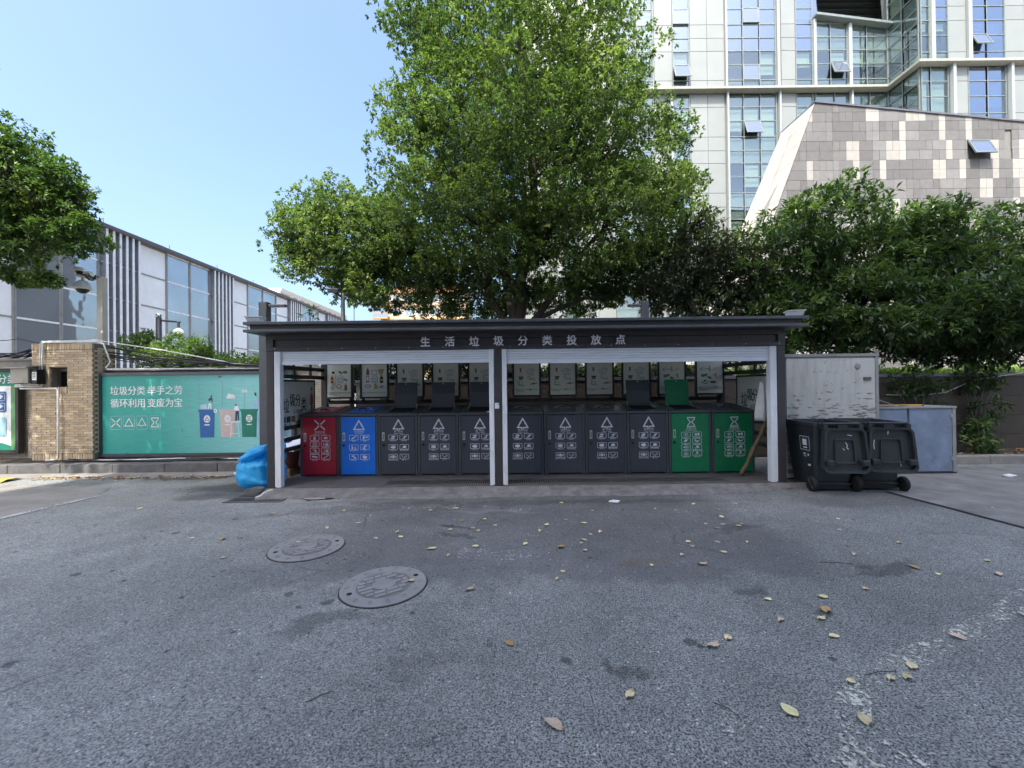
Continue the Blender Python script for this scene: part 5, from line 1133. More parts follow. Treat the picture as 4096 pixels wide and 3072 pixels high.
# ================================================================== GLASS TOWER (right, behind)
tw = thing('office_tower', 'tall office tower with pale metal panels, glass bays and open casement windows', 'tower', (14, 28, 0))
def facade(par, y, cols, zs, lim=None, side=None, seed=1):
    """cols: (x0, x1, kind); zs descending joints; y = plane. side: draw on plane x=side with x meaning y"""
    q = random.Random(seed)
    def put(name, mb, m, p=None):
        if side is not None: mb.v = [(side + (p_[1] - y), p_[0], p_[2]) for p_ in mb.v]; mb.f = [f[::-1] for f in mb.f]
        return part(p or par, name, mb, m)
    for x0, x1, kind in cols:
        for (zt, zb) in zip(zs, zs[1:]):
            h = zt - zb; P = [(x0 + .015, zb + .015), (x1 - .015, zb + .015), (x1 - .015, zt - .015), (x0 + .015, zt - .015)]
            if lim:
                P = clip(P, [lim])
                if len(P) < 3: continue
            zt_ = max(p[1] for p in P)
            if kind == 'p': put('panel', MB().poly(P, y - .04, y), 'tower_panel'); continue
            blue = kind == 'b' or (kind == 'm' and zt > 24.5)
            gm = 'tower_glass_sky' if blue else 'tower_glass'
            if h > 1.5:
                zm = zb + h * .53; r = q.random()
                for A, B in ((zb, zm), (zm, zt)):
                    Q = clip(P, [(0, 1, B - .02), (0, -1, -A - .02)])
                    if len(Q) > 2: put('pane', MB().poly(Q, y - .02, y - .008), gm)
                if len(clip(P, [(0, -1, -zm)])) > 2: put('transom', MB().box(x0, x1, y - .05, y - .005, zm - .025, zm + .025), 'tower_mullion')
                if r < (.80 if side is None else 2):  # side wall always gets blinds, added in place of pale reflections
                    drop = q.choice((.25, .5, .75, .95)) * h; put('blind', MB().box(x0 + .06, x1 - .06, y + .16, y + .18, max(zb + .03, zt_ - drop), zt_ - .03), q.choice(('blind_cream', 'blind_grey', 'blind_cream')))
            else:
                put('pane', MB().poly(P, y - .02, y - .008), gm); put('spandrel', MB().poly([(a, b) for a, b in P], y + .10, y + .12), 'blind_grey' if not blue else 'room_dark')
    X0, X1 = cols[0][0], cols[-1][1]
    xs = sorted({c[0] for c in cols} | {c[1] for c in cols})
    for x0, x1, kind in cols:
        if kind == 'p': continue
        for x in (x0, x1):
            zt = zs[0] if not lim else min(zs[0], (lim[2] - lim[0] * x) / lim[1])
            put('mullion', MB().box(x - .03, x + .03, y - .07 + (.001 if x == x0 else 0), y - .004, zs[-1], zt), 'tower_mullion')
        for z in zs[1:-1]:
            if lim and lim[0] * x1 + lim[1] * z > lim[2]: continue
            put('transom', MB().box(x0 + .03, x1 - .03, y - .055, y - .004, z - .028, z + .028), 'tower_mullion')
ZA = [31.95, 29.95, 29.0, 28.1, 26.1, 25.17, 24.27, 22.27, 21.47]
ZB = [21.30, 20.42, 18.38, 17.44, 16.57, 14.53, 13.57, 12.72, 10.68, 9.72, 8.87, 6.83, 5.87, 5.02]
C1 = [(1, 2.3, 'p'), (2.3, 3.6, 'p'), (3.65, 4.75, 'g'), (4.8, 6.0, 'p'), (6.0, 7.2, 'p'), (7.25, 8.7, 'g'), (8.8, 9.9, 'g'), (9.98, 11.22, 'p'), (11.25, 12.37, 'm'), (12.43, 13.6, 'p'), (13.6, 14.78, 'p'), (14.99, 16.05, 'm'), (16.05, 17.2, 'm'), (17.2, 18.3, 'm'), (18.68, 19.66, 'p'), (19.69, 20.81, 'm')]
C1b = C1
LIM = (.135, 1, 26.42 + .135 * 20.97)
facade(tw, 28, C1, ZA, seed=3)
facade(tw, 28, C1b, ZB, seed=4)
facade(tw, 28, [(21.08, 22.04, 'g'), (22.04, 23.2, 'g'), (23.5, 24.52, 'g'), (24.52, 26.0, 'g')], ZA, lim=LIM, seed=5)
facade(tw, 28, [(21.0, 22.3, 'g'), (22.3, 23.5, 'g'), (23.5, 24.7, 'g'), (24.7, 26.0, 'g')], ZB, seed=6)
facade(tw, 25.8, [(26.05, 26.58, 'g'), (26.85, 27.74, 'm'), (27.78, 28.9, 'p'), (29.17, 30.19, 'b'), (30.19, 31.33, 'b'), (31.36, 32.6, 'p'), (32.6, 33.8, 'p'), (33.85, 36, 'b'), (36, 38, 'p')], ZA, seed=7)
facade(tw, 25.8, [(26.05, 26.6, 'g'), (26.6, 27.72, 'g'), (28.02, 28.98, 'p'), (28.99, 30.19, 'b'), (30.19, 31.36, 'b'), (31.62, 32.9, 'p'), (32.9, 34.1, 'p'), (34.1, 36, 'b'), (36, 38, 'p')], ZB, seed=8)
facade(tw, 0, [(25.84, 26.9, 'g'), (26.9, 27.95, 'g')], ZA, side=26.0, seed=9)
facade(tw, 0, [(25.84, 26.9, 'g'), (26.9, 27.95, 'g')], ZB, side=26.0, seed=10)
part(tw, 'backing', MB().box(1, 26.6, 28.45, 36, 0, 25.6).box(1, 20.9, 28.45, 36, 25.6, 32).box(1, 20.9, 28.0, 28.45, 31.95, 32.2), 'room_dark')
part(tw, 'backing', MB().box(26.45, 38, 26.25, 40, 0, 32), 'room_dark')
part(tw, 'panel_backing', MB().box(1, 3.6, 28.002, 28.4, 0, 32).box(4.8, 7.2, 28.002, 28.4, 0, 32).box(9.95, 11.24, 28.002, 28.4, 0, 32).box(12.40, 14.98, 28.002, 28.4, 0, 32).box(18.33, 19.67, 28.002, 28.4, 0, 32), 'joint_dark')
part(tw, 'panel_backing', MB().box(27.76, 29.1, 25.802, 26.2, 0, 32).box(31.36, 33.8, 25.802, 26.2, 0, 32).box(36, 38, 25.802, 26.2, 0, 32), 'joint_dark')
for z in ZA[:-1:3] + ZB[1::3]: part(tw, 'floor_slab', MB().box(1, 26 if z < 25 else 20.8, 28.125, 28.44, z - .9, z - .86), 'blind_grey')
for x0, x1 in ((14.80, 14.97), (18.33, 18.55), (20.83, 21.05), (23.22, 23.48)):
    zt = 32 if x1 < 20.9 else 26.42 - (x0 - 20.97) * .135 - .1
    bevel(part(tw, 'fin', MB().box(x0 + .03, x1 - .02, 27.80, 28.0, 21.56, zt), 'tower_fin'), .02)
for x0, x1 in ((11.02, 11.14), (14.84, 14.96), (18.40, 18.52), (23.3, 23.42)): part(tw, 'fin', MB().box(x0, x1, 27.72, 27.95, 5, 21.39), 'tower_fin')
for x0, x1 in ((26.6, 26.83), (28.92, 29.15), (33.82, 33.84)): part(tw, 'fin', MB().box(x0, x1, 25.6, 25.8, 21.56, 32), 'tower_fin')
for x0, x1 in ((27.74, 27.98), (31.38, 31.60)): part(tw, 'fin', MB().box(x0 + .06, x1, 25.5, 25.75, 5, 21.39), 'tower_fin')
bevel(part(tw, 'ledge', MB().box(1, 25.55, 27.5, 28.05, 21.39, 21.55), 'tower_ledge'), .015)
bevel(part(tw, 'ledge', MB().box(25.551, 25.999, 25.35, 28.05, 21.39, 21.55), 'tower_ledge'), .015)
bevel(part(tw, 'ledge', MB().box(26.0, 38, 25.35, 25.85, 21.39, 21.55), 'tower_ledge'), .015)
part(tw, 'sloped_cap', MB().poly([(20.85, 26.40), (26.25, 25.67), (26.25, 25.83), (20.85, 26.56)], 27.55, 28.1), 'tower_mullion')
part(tw, 'roof_flank', MB().poly([(26.15, 25.6), (26.9, 25.6), (26.9, 32), (25.75, 32)], 28.2, 28.44), 'tower_panel')
part(tw, 'glass_flank', MB().poly([(20.82, 26.2), (21.35, 26.4), (20.95, 32), (20.82, 32)], 28.1, 28.2), 'tower_glass_sky')
for i in range(14):
    z = 25.75 + i * .44
    part(tw, 'louver', MB().hexa([(20.9, 28.5, z + .26), (26.3, 28.5, z + .26), (26.3, 28.53, z + .26), (20.9, 28.53, z + .26)], [(20.9, 28.95, z + .52), (26.3, 28.95, z + .52), (26.3, 28.98, z + .52), (20.9, 28.98, z + .52)]), 'louver_dark')
part(tw, 'louver_back', MB().box(20.9, 26.4, 29.1, 29.2, 25.6, 32), 'room_dark')
def casement(par, x0, x1, zb, zt, y, deg, dark=False):
    """top-hung sash swung out at the bottom, with a frame and the dark gap behind"""
    h = zt - zb; c_, s_ = math.cos(R(deg)), math.sin(R(deg))
    tr = lambda mb: mb.shear(lambda a, b, c: (a, y - .03 + (b) * c_ - (zt - c) * s_, zt - (zt - c) * c_ - b * s_))
    w = part(par, 'casement', tr(MB().box(x0, x0 + .06, -.03, .03, zb, zt).box(x1 - .06, x1, -.03, .03, zb, zt).box(x0 + .06, x1 - .06, -.03, .03, zt - .06, zt).box(x0 + .06, x1 - .06, -.03, .03, zb, zb + .06)), 'tower_mullion')
    part(w, 'pane', tr(MB().box(x0 + .06, x1 - .06, -.01, .01, zb + .06, zt - .06)), 'casement_glass')
    part(w, 'reveal', MB().box(x0 + .04, x1 - .04, y - .003, y - .001, zb, zt), 'room_dark')
t = NT('casement_glass'); t.set(Base_Color=(.24, .28, .35), Roughness=.06, Metallic=.7); t.b.inputs['Coat Weight'].default_value = .5
for a in ((11.27, 12.36, 22.2, 23.35, 28, 22), (11.27, 12.36, 26.1, 27.2, 28, 5), (11.27, 12.36, 18.38, 19.55, 28, 20), (16.08, 17.17, 26.15, 27.25, 28, 5), (16.08, 17.17, 22.3, 23.35, 28, 1), (16.08, 17.17, 18.40, 19.5, 28, 20), (22.07, 23.17, 22.45, 23.5, 28, 20), (29.2, 30.17, 22.4, 23.4, 25.8, 24)): casement(tw, *a)

# ================================================================== STONE ANNEX
an = thing('stone_annex', 'slanted building clad in grey and beige stone slabs before the glass tower', 'building', (16, 20, 0))
YS = 20.0
half = [(-1, .3785, .3785 * 15.19 - 15.01), (.105, 1, 15.19 + .105 * 15.01)]
ap = [(15.01, 15.19), (36, 15.19 - .105 * 20.99), (36, 0), (9.26, 0)]
part(an, 'core', MB().add([(a, YS + .03, b) for a, b in ap] + [(a, 25.2, b) for a, b in [(16.5, 14.6), (36, 12.9), (36, 0), (11.5, 0)]], [(3, 2, 1, 0)[::-1], (0, 1, 5, 4), (1, 2, 6, 5)]).add([(15.01, YS + .03, 15.19), (9.26, YS + .03, 0), (8.12, 22, 0), (14.66, 22, 14.93)], [(0, 3, 2, 1)]).shear(lambda x, y, z: (x + (.12 if True else 0), y + .02, z)), 'joint_dark')
q = random.Random(21); mod = .325; rowh = .475
wins = [(22.4, 23.5, 12.35, 13.30), (24.25, 24.58, 12.6, 13.55)]
nt = 0; beyond = {}
for rp in range(16):
    x = 9.0 - q.choice((0, 1, 2)) * mod; last = ''
    while x < 34:
        kind = q.choices(('stone_light', 'stone_grey', 'stone_dark'), (.46 if last != 'stone_light' else .10, .38, .20))[0]
        n_ = q.choice((1, 1, 1, 2, 2)) if kind == 'stone_light' else q.choice((1, 2, 2, 3, 4)); last = kind
        for r in (2 * rp, 2 * rp + 1):
            zt = 15.2 - r * rowh; zb = zt - rowh; u0 = x
            while u0 < x + n_ * mod - .01:
                w_ = min(q.choice((1, 2, 3)), round((x + n_ * mod - u0) / mod)) * mod; segs = [(u0, u0 + w_)]; u0 += w_
                for a, b, c, d in wins:
                    if zb < d - .1 and zt > c + .1: segs = [s for u, v in segs for s in ((u, min(v, a)), (max(u, b), v)) if s[1] - s[0] > .05]
                for u, v in segs:
                    P = clip([(u + .006, zb + .006), (v - .006, zb + .006), (v - .006, zt - .006), (u + .006, zt - .006)], half)
                    if len(P) < 3: continue
                    if zt > 8.2 and v < 26.0 and nt < 300: part(an, 'stone_slab', MB().poly(P, YS - q.uniform(.004, .012), YS + .03), kind); nt += 1
                    else: beyond.setdefault(kind, MB()).poly(P, YS - .008, YS + .03)
        x += n_ * mod
for k, mb in beyond.items(): tag(part(an, 'slabs_beyond', mb, k), kind='stuff')
# pale slanted flank facing left, cut in slabs
A0, A1 = Vector((15.01, YS, 15.19)), Vector((9.26, YS, 0)); B0, B1 = Vector((14.66, 22, 14.93)), Vector((8.12, 22, 0))
for i in range(16):
    k0, k1 = i / 16, (i + .985) / 16
    for j in range(2):
        j0, j1 = j * .5, j * .5 + .49
        f_ = lambda k, j_: (A0.lerp(A1, k)).lerp(B0.lerp(B1, k), j_) + Vector((-.03, -.01, 0))
        part(an, 'flank_slab', MB().add([f_(k0, j0), f_(k1, j0), f_(k1, j1), f_(k0, j1)], [(0, 3, 2, 1)]), 'stone_pale')
part(an, 'roof_edge', MB().poly([(14.95, 15.20), (36, 12.98), (36, 13.06), (14.95, 15.28)], YS - .06, YS + .4), 'roof_dark')
part(an, 'roof_edge', MB().add([(15.0, YS - .03, 15.20), (15.0, YS - .03, 15.27), (14.62, 22, 14.95), (14.62, 22, 15.02)], [(0, 1, 3, 2)]), 'roof_dark')
casement(an, 22.42, 23.48, 12.40, 13.27, 20.02, 24)
part(an, 'slot_window', MB().box(24.26, 24.57, 20.2, 20.22, 12.61, 13.54), 'far_glass')
solo('vent_louver', MB().box(14.35, 15.6, 18.95, 19.0, 1.0, 2.9).shear(lambda x, y, z: (x, y, z)), 'panel_white', 'white louvred vent glimpsed beneath the evergreen trees at the right', 'vent')
vl = bpy.data.objects['vent_louver']
for i in range(16): part(vl, 'slat', MB().box(14.4, 15.55, 18.90, 18.95, 1.05 + i * .115, 1.10 + i * .115), 'louver_dark')

# ================================================================== LEFT GLASS OFFICE
lo = thing('glass_office', 'long low office with mirrored glass, white panels and vertical steel fins', 'building', (-18.6, 26, 0))
XF = -18.6; ZR = [8.86, 7.38, 5.80, 4.29, 2.8, 1.2, .1]
part(lo, 'core', MB().box(-34, XF - .05, 8, 72, 0, 8.95), 'joint_dark')
def yz(y0, y1, z0, z1, x0, x1): return MB().box(x0, x1, y0, y1, z0, z1)
def bay(y0, y1, kind):
    if kind == 'f':
        n = 6 if y1 - y0 < 2.4 else 8
        part(lo, 'fin_recess', yz(y0, y1, .1, 8.9, XF - .049, XF - .03), 'fin_steel')
        for i in range(n):
            y = y0 + (i + .5) * (y1 - y0) / n
            fn = part(lo, 'fin', yz(y - .05, y + .05, .3, 8.9, XF - .03, XF + .20), 'fin_steel')
            part(fn, 'fin_edge', yz(y - .055, y + .055, .3, 8.9, XF + .201, XF + .225), 'fin_edge')
        for z in ZR[1:-1]: part(lo, 'fin_bracket', yz(y0, y1, z - .04, z + .03, XF - .03, XF + .12), 'fin_steel')
    else:
        for zt, zb in zip(ZR, ZR[1:]):
            part(lo, 'pane' if kind == 'g' else 'panel', yz(y0 + .03, y1 - .03, zb + .03, zt - .03, XF - .03, XF), 'left_glass' if kind == 'g' else 'panel_white')
        for zt in ZR: part(lo, 'transom', yz(y0, y1, zt - .035, zt + .035, XF - .04, XF + .025), 'fin_edge' if kind == 'g' else 'cab_frame')
        for y in (y0, y1): part(lo, 'mullion', yz(y - .03, y + .03, .1, 8.9, XF - .045, XF + .03 + (.002 if y == y0 else 0)), 'cab_frame')
BAYS = [(12.6, 13.9, 'g'), (13.95, 15.28, 'p'), (15.35, 16.87, 'g'), (16.94, 18.44, 'g'), (18.5, 20.45, 'f'), (20.5, 22.06, 'p'), (22.13, 23.68, 'g'), (23.74, 25.25, 'g'), (25.3, 27.3, 'f'), (27.36, 28.85, 'p'), (28.92, 30.6, 'g'), (30.67, 32.32, 'g'), (32.4, 34.04, 'p'), (34.1, 36.1, 'f'), (36.2, 37.8, 'g'), (37.86, 39.4, 'g'), (39.48, 41, 'p'), (41.05, 44, 'f'), (44.1, 46, 'p'), (46.1, 48, 'g'), (48.1, 50, 'g'), (50.1, 52, 'p'), (52.1, 55, 'f'), (55.1, 58, 'g'), (58.1, 61, 'p'), (61.1, 64, 'f'), (64.1, 70, 'p')]
for b in BAYS: bay(*b)
part(lo, 'roof_edge', yz(8, 72, 8.90, 9.06, XF - .4, XF + .34), 'roof_dark')
for i in range(12): part(lo, 'lightning_rod', MB().tube([(XF + .1, 15 + i * 3.6, 9.06), (XF + .1, 15 + i * 3.6, 9.36)], .015, 4), 'roof_dark')
rs = thing('roof_screen', 'white lattice screen standing on the roof of the left office', 'screen', (-20.2, 22, 9))
part(rs, 'rail', MB().box(-20.23, -20.17, 20.0, 23.9, 9.82, 9.87).box(-20.23, -20.17, 20.0, 23.9, 9.42, 9.45).box(-20.23, -20.17, 20.0, 23.9, 9.0, 9.06), 'lamp_white')
for i in range(20): part(rs, 'bar', MB().box(-20.22, -20.18, 20.0 + i * .2, 20.03 + i * .2, 9.06, 9.82), 'lamp_white')
for i in range(9): part(rs, 'brace', MB().tube([(-20.2, 20.02 + i * .43, 9.1), (-20.2, 20.44 + i * .43, 9.8)], .025, 4), 'lamp_white')

# ================================================================== FAR BUILDINGS
fb = thing('cream_building', 'far cream building with a round blue logo sign and a colonnaded top storey', 'building', (-50, 85, 0))
part(fb, 'wall', MB().box(-62, -42.6, 76, 106, 0, 17.2).box(-62, -42.6, 76, 106, 19.4, 20.2).box(-62, -43.2, 76.4, 106, 17.2, 19.4), 'cream_wall')
for i in range(11): part(fb, 'pillar', MB().box(-43.19, -42.6, 79 + i * 2.6, 80.2 + i * 2.6, 17.2, 19.4), 'cream_wall')
for i in range(11): part(fb, 'window', MB().box(-43.21, -43.1, 80.2 + i * 2.6, 81.6 + i * 2.6, 17.4, 19.2), 'panel_white')
sg = part(fb, 'sign_board', MB().box(-46.0, -42.7, 75.7, 75.9, 17.6, 20.1), 'panel_white')
part(sg, 'sign_logo', MB().ring(-45.1, 18.95, .55, .55, .24, 75.68, 0, 20).stroke([(-45.4, 18.95), (-44.8, 18.95)], .2, 75.67).stroke([(-45.1, 18.9), (-45.1, 18.6)], .2, 75.66), 'ink_teal')
part(sg, 'sign_lettering', MB().text('华元', 1.0, -43.6, 18.9, 75.68), 'ink_blue')
apb = thing('apartment_block', 'far tan apartment block with red roof and corner balconies under the tree', 'building', (-20, 92, 0))
part(apb, 'wall', MB().box(-28.6, -10, 90, 104, 0, 22.2), 'apt_wall')
part(apb, 'roof', MB().hexa([(-29.2, 89.4, 22.2), (-9.4, 89.4, 22.2), (-9.4, 104.6, 22.2), (-29.2, 104.6, 22.2)], [(-25, 94, 24.8), (-13, 94, 24.8), (-13, 100, 24.8), (-25, 100, 24.8)]), 'apt_roof')
for fl_i in range(6):
    z = 5.2 + fl_i * 2.9
    part(apb, 'storey_band', MB().box(-28.61, -9.99, 89.9, 90, z - .35, z - .2), 'apt_trim')
    for x in (-25.2, -22.4, -19.6, -16.8, -14.0, -11.6):
        w_ = part(apb, 'window', MB().box(x - .95, x + .95, 89.86, 89.99, z + .5, z + 2.0), 'ink_white'); part(w_, 'pane', MB().box(x - .85, x - .04, 89.83, 89.859, z + .6, z + 1.9).box(x + .04, x + .85, 89.83, 89.859, z + .6, z + 1.9), 'far_glass')
    bl = part(apb, 'balcony', MB().box(-30.2, -26.8, 88.9, 90, z - .3, z - .1), 'apt_trim'); part(bl, 'balcony_glass', MB().box(-30.1, -26.9, 88.95, 89.0, z - .09, z + 1.9), 'far_glass'); part(bl, 'balcony_rail', MB().box(-30.15, -26.85, 88.92, 89.02, z + .8, z + .95), 'apt_trim')
tm = thing('telecom_mast', 'thin far mast left of the tan apartment block', 'mast', (-30.5, 85, 0)); part(tm, 'pole', MB().tube([(-32.6, 85, 0), (-32.6, 85, 20)], .09, 5), 'lamp_grey')
# unseen block added behind the viewer to shade the yard
ob = thing('shade_block', 'unseen broad pale block behind the viewpoint, added to shade the yard', 'building', (0, -14, 0))
part(ob, 'wall', MB().box(-12.0, 12.4, -24, -7, 0, 29.5), 'shade_wall')
for i in range(6):
    for j in range(8):
        w_ = part(ob, 'window', MB().box(-9.6 + i * 3.6, -7.4 + i * 3.6, -7.0, -6.95, 1.2 + j * 3.6, 3.2 + j * 3.6), 'far_glass')
part(ob, 'parapet', MB().box(-12.2, 12.6, -24.2, -6.8, 29.5, 30.2), 'shade_wall')

# ================================================================== STREET FURNITURE
lp1 = thing('lamp_post', 'dark square lamp post with a flat arm behind the left end of the shelter roof', 'lamp post', (-4.78, 7.95, 0))
bevel(part(lp1, 'post', MB().box(-4.86, -4.70, 7.87, 8.03, .14, 3.18), 'lamp_grey'), .012); bevel(part(lp1, 'arm', MB().box(-4.70, -4.36, 7.90, 8.0, 3.085, 3.135), 'lamp_grey'), .015); part(lp1, 'light_panel', MB().box(-4.66, -4.40, 7.915, 7.985, 3.079, 3.084), 'lamp_white')
lp2 = thing('lamp_post', 'dark square lamp post behind the right half of the shelter roof', 'lamp post', (2.70, 8.3, 0))
bevel(part(lp2, 'post', MB().box(2.63, 2.77, 8.23, 8.36, 0, 3.19), 'lamp_grey'), .012); bevel(part(lp2, 'arm', MB().box(2.36, 2.63, 8.25, 8.34, 3.08, 3.13), 'lamp_grey'), .012); part(lp2, 'light_panel', MB().box(2.39, 2.60, 8.26, 8.33, 3.074, 3.079), 'lamp_white')
def dome_cam(t_, x, y, z, s):
    part(t_, 'camera_hood', MB().lathe([(.001, z + .24 * s), (.06 * s, z + .235 * s), (.14 * s, z + .18 * s), (.19 * s, z + .06 * s), (.20 * s, z + .01 * s), (.19 * s, z)], (x, y, 0), 22), 'lamp_white', True)
    part(t_, 'camera_dome', MB().lathe([(.001, z - .11 * s), (.06 * s, z - .10 * s), (.12 * s, z - .05 * s), (.135 * s, z)], (x, y, 0), 18), 'black_plastic', True)
cm = thing('security_camera_pole', 'cream pole with white dome camera on an arm behind the brick pillar', 'camera pole', (-8.74, 8.75, 0))
bevel(part(cm, 'pole', MB().box(-8.80, -8.67, 8.69, 8.81, 0, 3.93), 'cream_paint'), .012); part(cm, 'arm', MB().tube([(-8.70, 8.75, 3.88), (-9.0, 8.75, 3.93), (-9.26, 8.75, 3.98)], .045, 10), 'cream_paint', True)
part(cm, 'camera_mount', MB().tube([(-9.15, 8.75, 3.94), (-9.15, 8.75, 3.86)], .025, 8), 'cream_paint'); dome_cam(cm, -9.15, 8.75, 3.67, .82)
part(cm, 'aerial_unit', MB().lathe([(.075, 4.06), (.085, 4.09), (.085, 4.12), (.07, 4.14)], (-9.22, 8.75, 0), 16).box(-9.10, -8.98, 8.72, 8.8, 3.99, 4.05), 'lamp_white'); part(cm, 'aerial_base', MB().lathe([(.05, 4.0), (.07, 4.06)], (-9.22, 8.75, 0), 14), 'black_plastic')
part(cm, 'cable', MB().tube([(-9.2, 8.72, 4.0), (-9.05, 8.70, 3.96), (-8.95, 8.69, 3.86), (-8.86, 8.68, 3.84), (-8.80, 8.68, 3.95), (-8.74, 8.68, 3.9)], .014, 6).tube([(-9.0, 8.72, 4.0), (-8.9, 8.69, 3.9), (-8.8, 8.68, 3.88)], .012, 6), 'cable_black', True)
cm2 = thing('security_camera_pole', 'grey ball-topped pole with small white dome camera above the bush', 'camera pole', (-8.26, 9.6, 0))
part(cm2, 'pole', MB().tube([(-8.26, 9.6, 0), (-8.26, 9.6, 3.20)], .058, 12), 'lamp_grey', True); part(cm2, 'ball_top', MB().lathe([(.001, 3.18), (.05, 3.19), (.068, 3.235), (.05, 3.285), (.001, 3.30)], (-8.26, 9.6, 0), 16), 'chrome', True)
part(cm2, 'arm', MB().tube([(-8.2, 9.6, 3.13), (-7.76, 9.6, 3.09)], .022, 8), 'lamp_grey'); part(cm2, 'camera_mount', MB().tube([(-7.80, 9.6, 3.08), (-7.80, 9.6, 2.97)], .028, 8), 'lamp_grey'); dome_cam(cm2, -7.80, 9.6, 2.79, .62)
cm3 = thing('floodlight_pole', 'dark round pole with a small floodlight behind the shelter under the left branches', 'floodlight pole', (-3.94, 9.6, 0))
part(cm3, 'pole', MB().tube([(-3.94, 9.6, 0), (-3.94, 9.6, 3.72)], .045, 10), 'lamp_grey', True); part(cm3, 'bracket', MB().tube([(-3.94, 9.6, 3.62), (-4.10, 9.58, 3.72)], .03, 6), 'rail_dark'); bevel(part(cm3, 'lamp_head', MB().hexa([(-4.22, 9.45, 3.70), (-4.0, 9.45, 3.70), (-4.0, 9.65, 3.74), (-4.22, 9.65, 3.74)], [(-4.26, 9.42, 3.80), (-3.96, 9.42, 3.80), (-3.96, 9.68, 3.84), (-4.26, 9.68, 3.84)]), 'lamp_grey'), .02)
for x, lab in ((-3.60, 'small white floodlight on the left end of the shelter roof'), (3.98, 'small white floodlight on the right end of the shelter roof')):
    f_ = thing('floodlight', lab, 'floodlight', (x, 5.75, 2.41), R(12 if x < 0 else -14))
    o = part(f_, 'housing', MB().hexa([(-.085, -.05, .025), (.085, -.05, .025), (.085, .08, .035), (-.085, .08, .035)], [(-.105, -.07, .09), (.105, -.07, .09), (.105, .09, .09), (-.105, .09, .09)]), 'lamp_white', False, False); bevel(o, .015)
    part(f_, 'bracket', MB().box(-.09, .09, .0, .02, 0, .04), 'lamp_grey', False, False); part(f_, 'cooling_lip', MB().box(-.112, .112, -.078, .098, .091, .102), 'lamp_white', False, False)

# ================================================================== TREES
def unit(n): v = RNG.normal(size=(n, 3)); return v / np.linalg.norm(v, axis=1, keepdims=True)
def clumps_of(lobes, zmin=-9):
    C = []; Rr = []
    for cx, cy, cz, rx, ry, rz, n, cr in lobes:
        u = unit(n * 3); k = RNG.uniform(.2, 1, n * 3) ** .42
        cand = np.array([cx, cy, cz]) + u * k[:, None] * np.array([rx, ry, rz]); keep = []
        for p in cand:
            if len(keep) >= n: break
            if not keep or np.min(np.linalg.norm(np.array(keep) - p, axis=1)) > cr * .95: keep.append(p)
        C.append(np.array(keep)); Rr.append(RNG.uniform(.65, 1.2, len(keep)) * cr)
    C = np.concatenate(C); Rr = np.concatenate(Rr); keep = C[:, 2] > zmin; return C[keep], Rr[keep]
def crown(name, par, C, Rr, tips, per, L, Wd, mat, tmean=.45, droop=.25, spread=.14, flat=.75, upb=.25):
    n = len(C); ct = np.clip(RNG.normal(tmean, spread, n), 0, 1)
    idx = np.repeat(np.arange(n), tips); u = unit(len(idx)); rad = RNG.uniform(.3, 1, len(idx)) ** .5 * Rr[idx]
    off = u * rad[:, None]; off[:, 2] *= flat; T = C[idx] + off
    A = u + np.array([0, 0, upb]); A /= np.linalg.norm(A, axis=1, keepdims=True)
    tt = np.clip(ct[idx] + RNG.normal(0, .12, len(idx)), 0, 1)
    j = np.repeat(np.arange(len(T)), per); m = len(j)
    d = A[j] * .55 + unit(m) * .85; d[:, 2] -= droop; d /= np.linalg.norm(d, axis=1, keepdims=True)
    ref = unit(m) * .55 + np.array([0, 0, 1]); s = np.cross(d, ref); s /= np.linalg.norm(s, axis=1, keepdims=True) + 1e-9; nn = np.cross(s, d)
    l = (RNG.uniform(.7, 1.2, m) * L)[:, None]; w = (RNG.uniform(.75, 1.2, m) * Wd)[:, None]
    P = T[j] + d * .012 + unit(m) * L * .25
    V = np.empty((m, 4, 3)); V[:, 0] = P; V[:, 1] = P + d * l * .45 + s * w / 2 + nn * w * .16; V[:, 2] = P + d * l - nn * l * .10; V[:, 3] = P + d * l * .45 - s * w / 2 + nn * w * .16
    r = root(par); V -= np.array([r.x, r.y, r.z])
    me = bpy.data.meshes.new(name); me.vertices.add(m * 4); me.vertices.foreach_set('co', V.reshape(-1).astype(np.float32))
    base = np.arange(m)[:, None] * 4; tri = np.concatenate([base + np.array([0, 1, 2]), base + np.array([0, 2, 3])], 1).reshape(-1)
    me.loops.add(m * 6); me.loops.foreach_set('vertex_index', tri.astype(np.int32)); me.polygons.add(m * 2)
    me.polygons.foreach_set('loop_start', np.arange(m * 2, dtype=np.int32) * 3); me.polygons.foreach_set('loop_total', np.full(m * 2, 3, dtype=np.int32))
    me.update(calc_edges=True)
    a = me.attributes.new('tint', 'FLOAT', 'POINT'); tl = np.clip(tt[j] + RNG.normal(0, .08, m), 0, 1); a.data.foreach_set('value', np.repeat(tl, 4).astype(np.float32))
    return link(name, me, [mat], par)
def bez(a, b, sag, n=7, wob_=.06):
    a, b = np.array(a, float), np.array(b, float); ln = np.linalg.norm(b - a)
    return [tuple(a + (b - a) * k + np.array([0, 0, sag * math.sin(math.pi * k)]) + (RNG.normal(0, wob_, 3) * ln * .3 if 0 < k < 1 else 0)) for k in [i / n for i in range(n + 1)]]
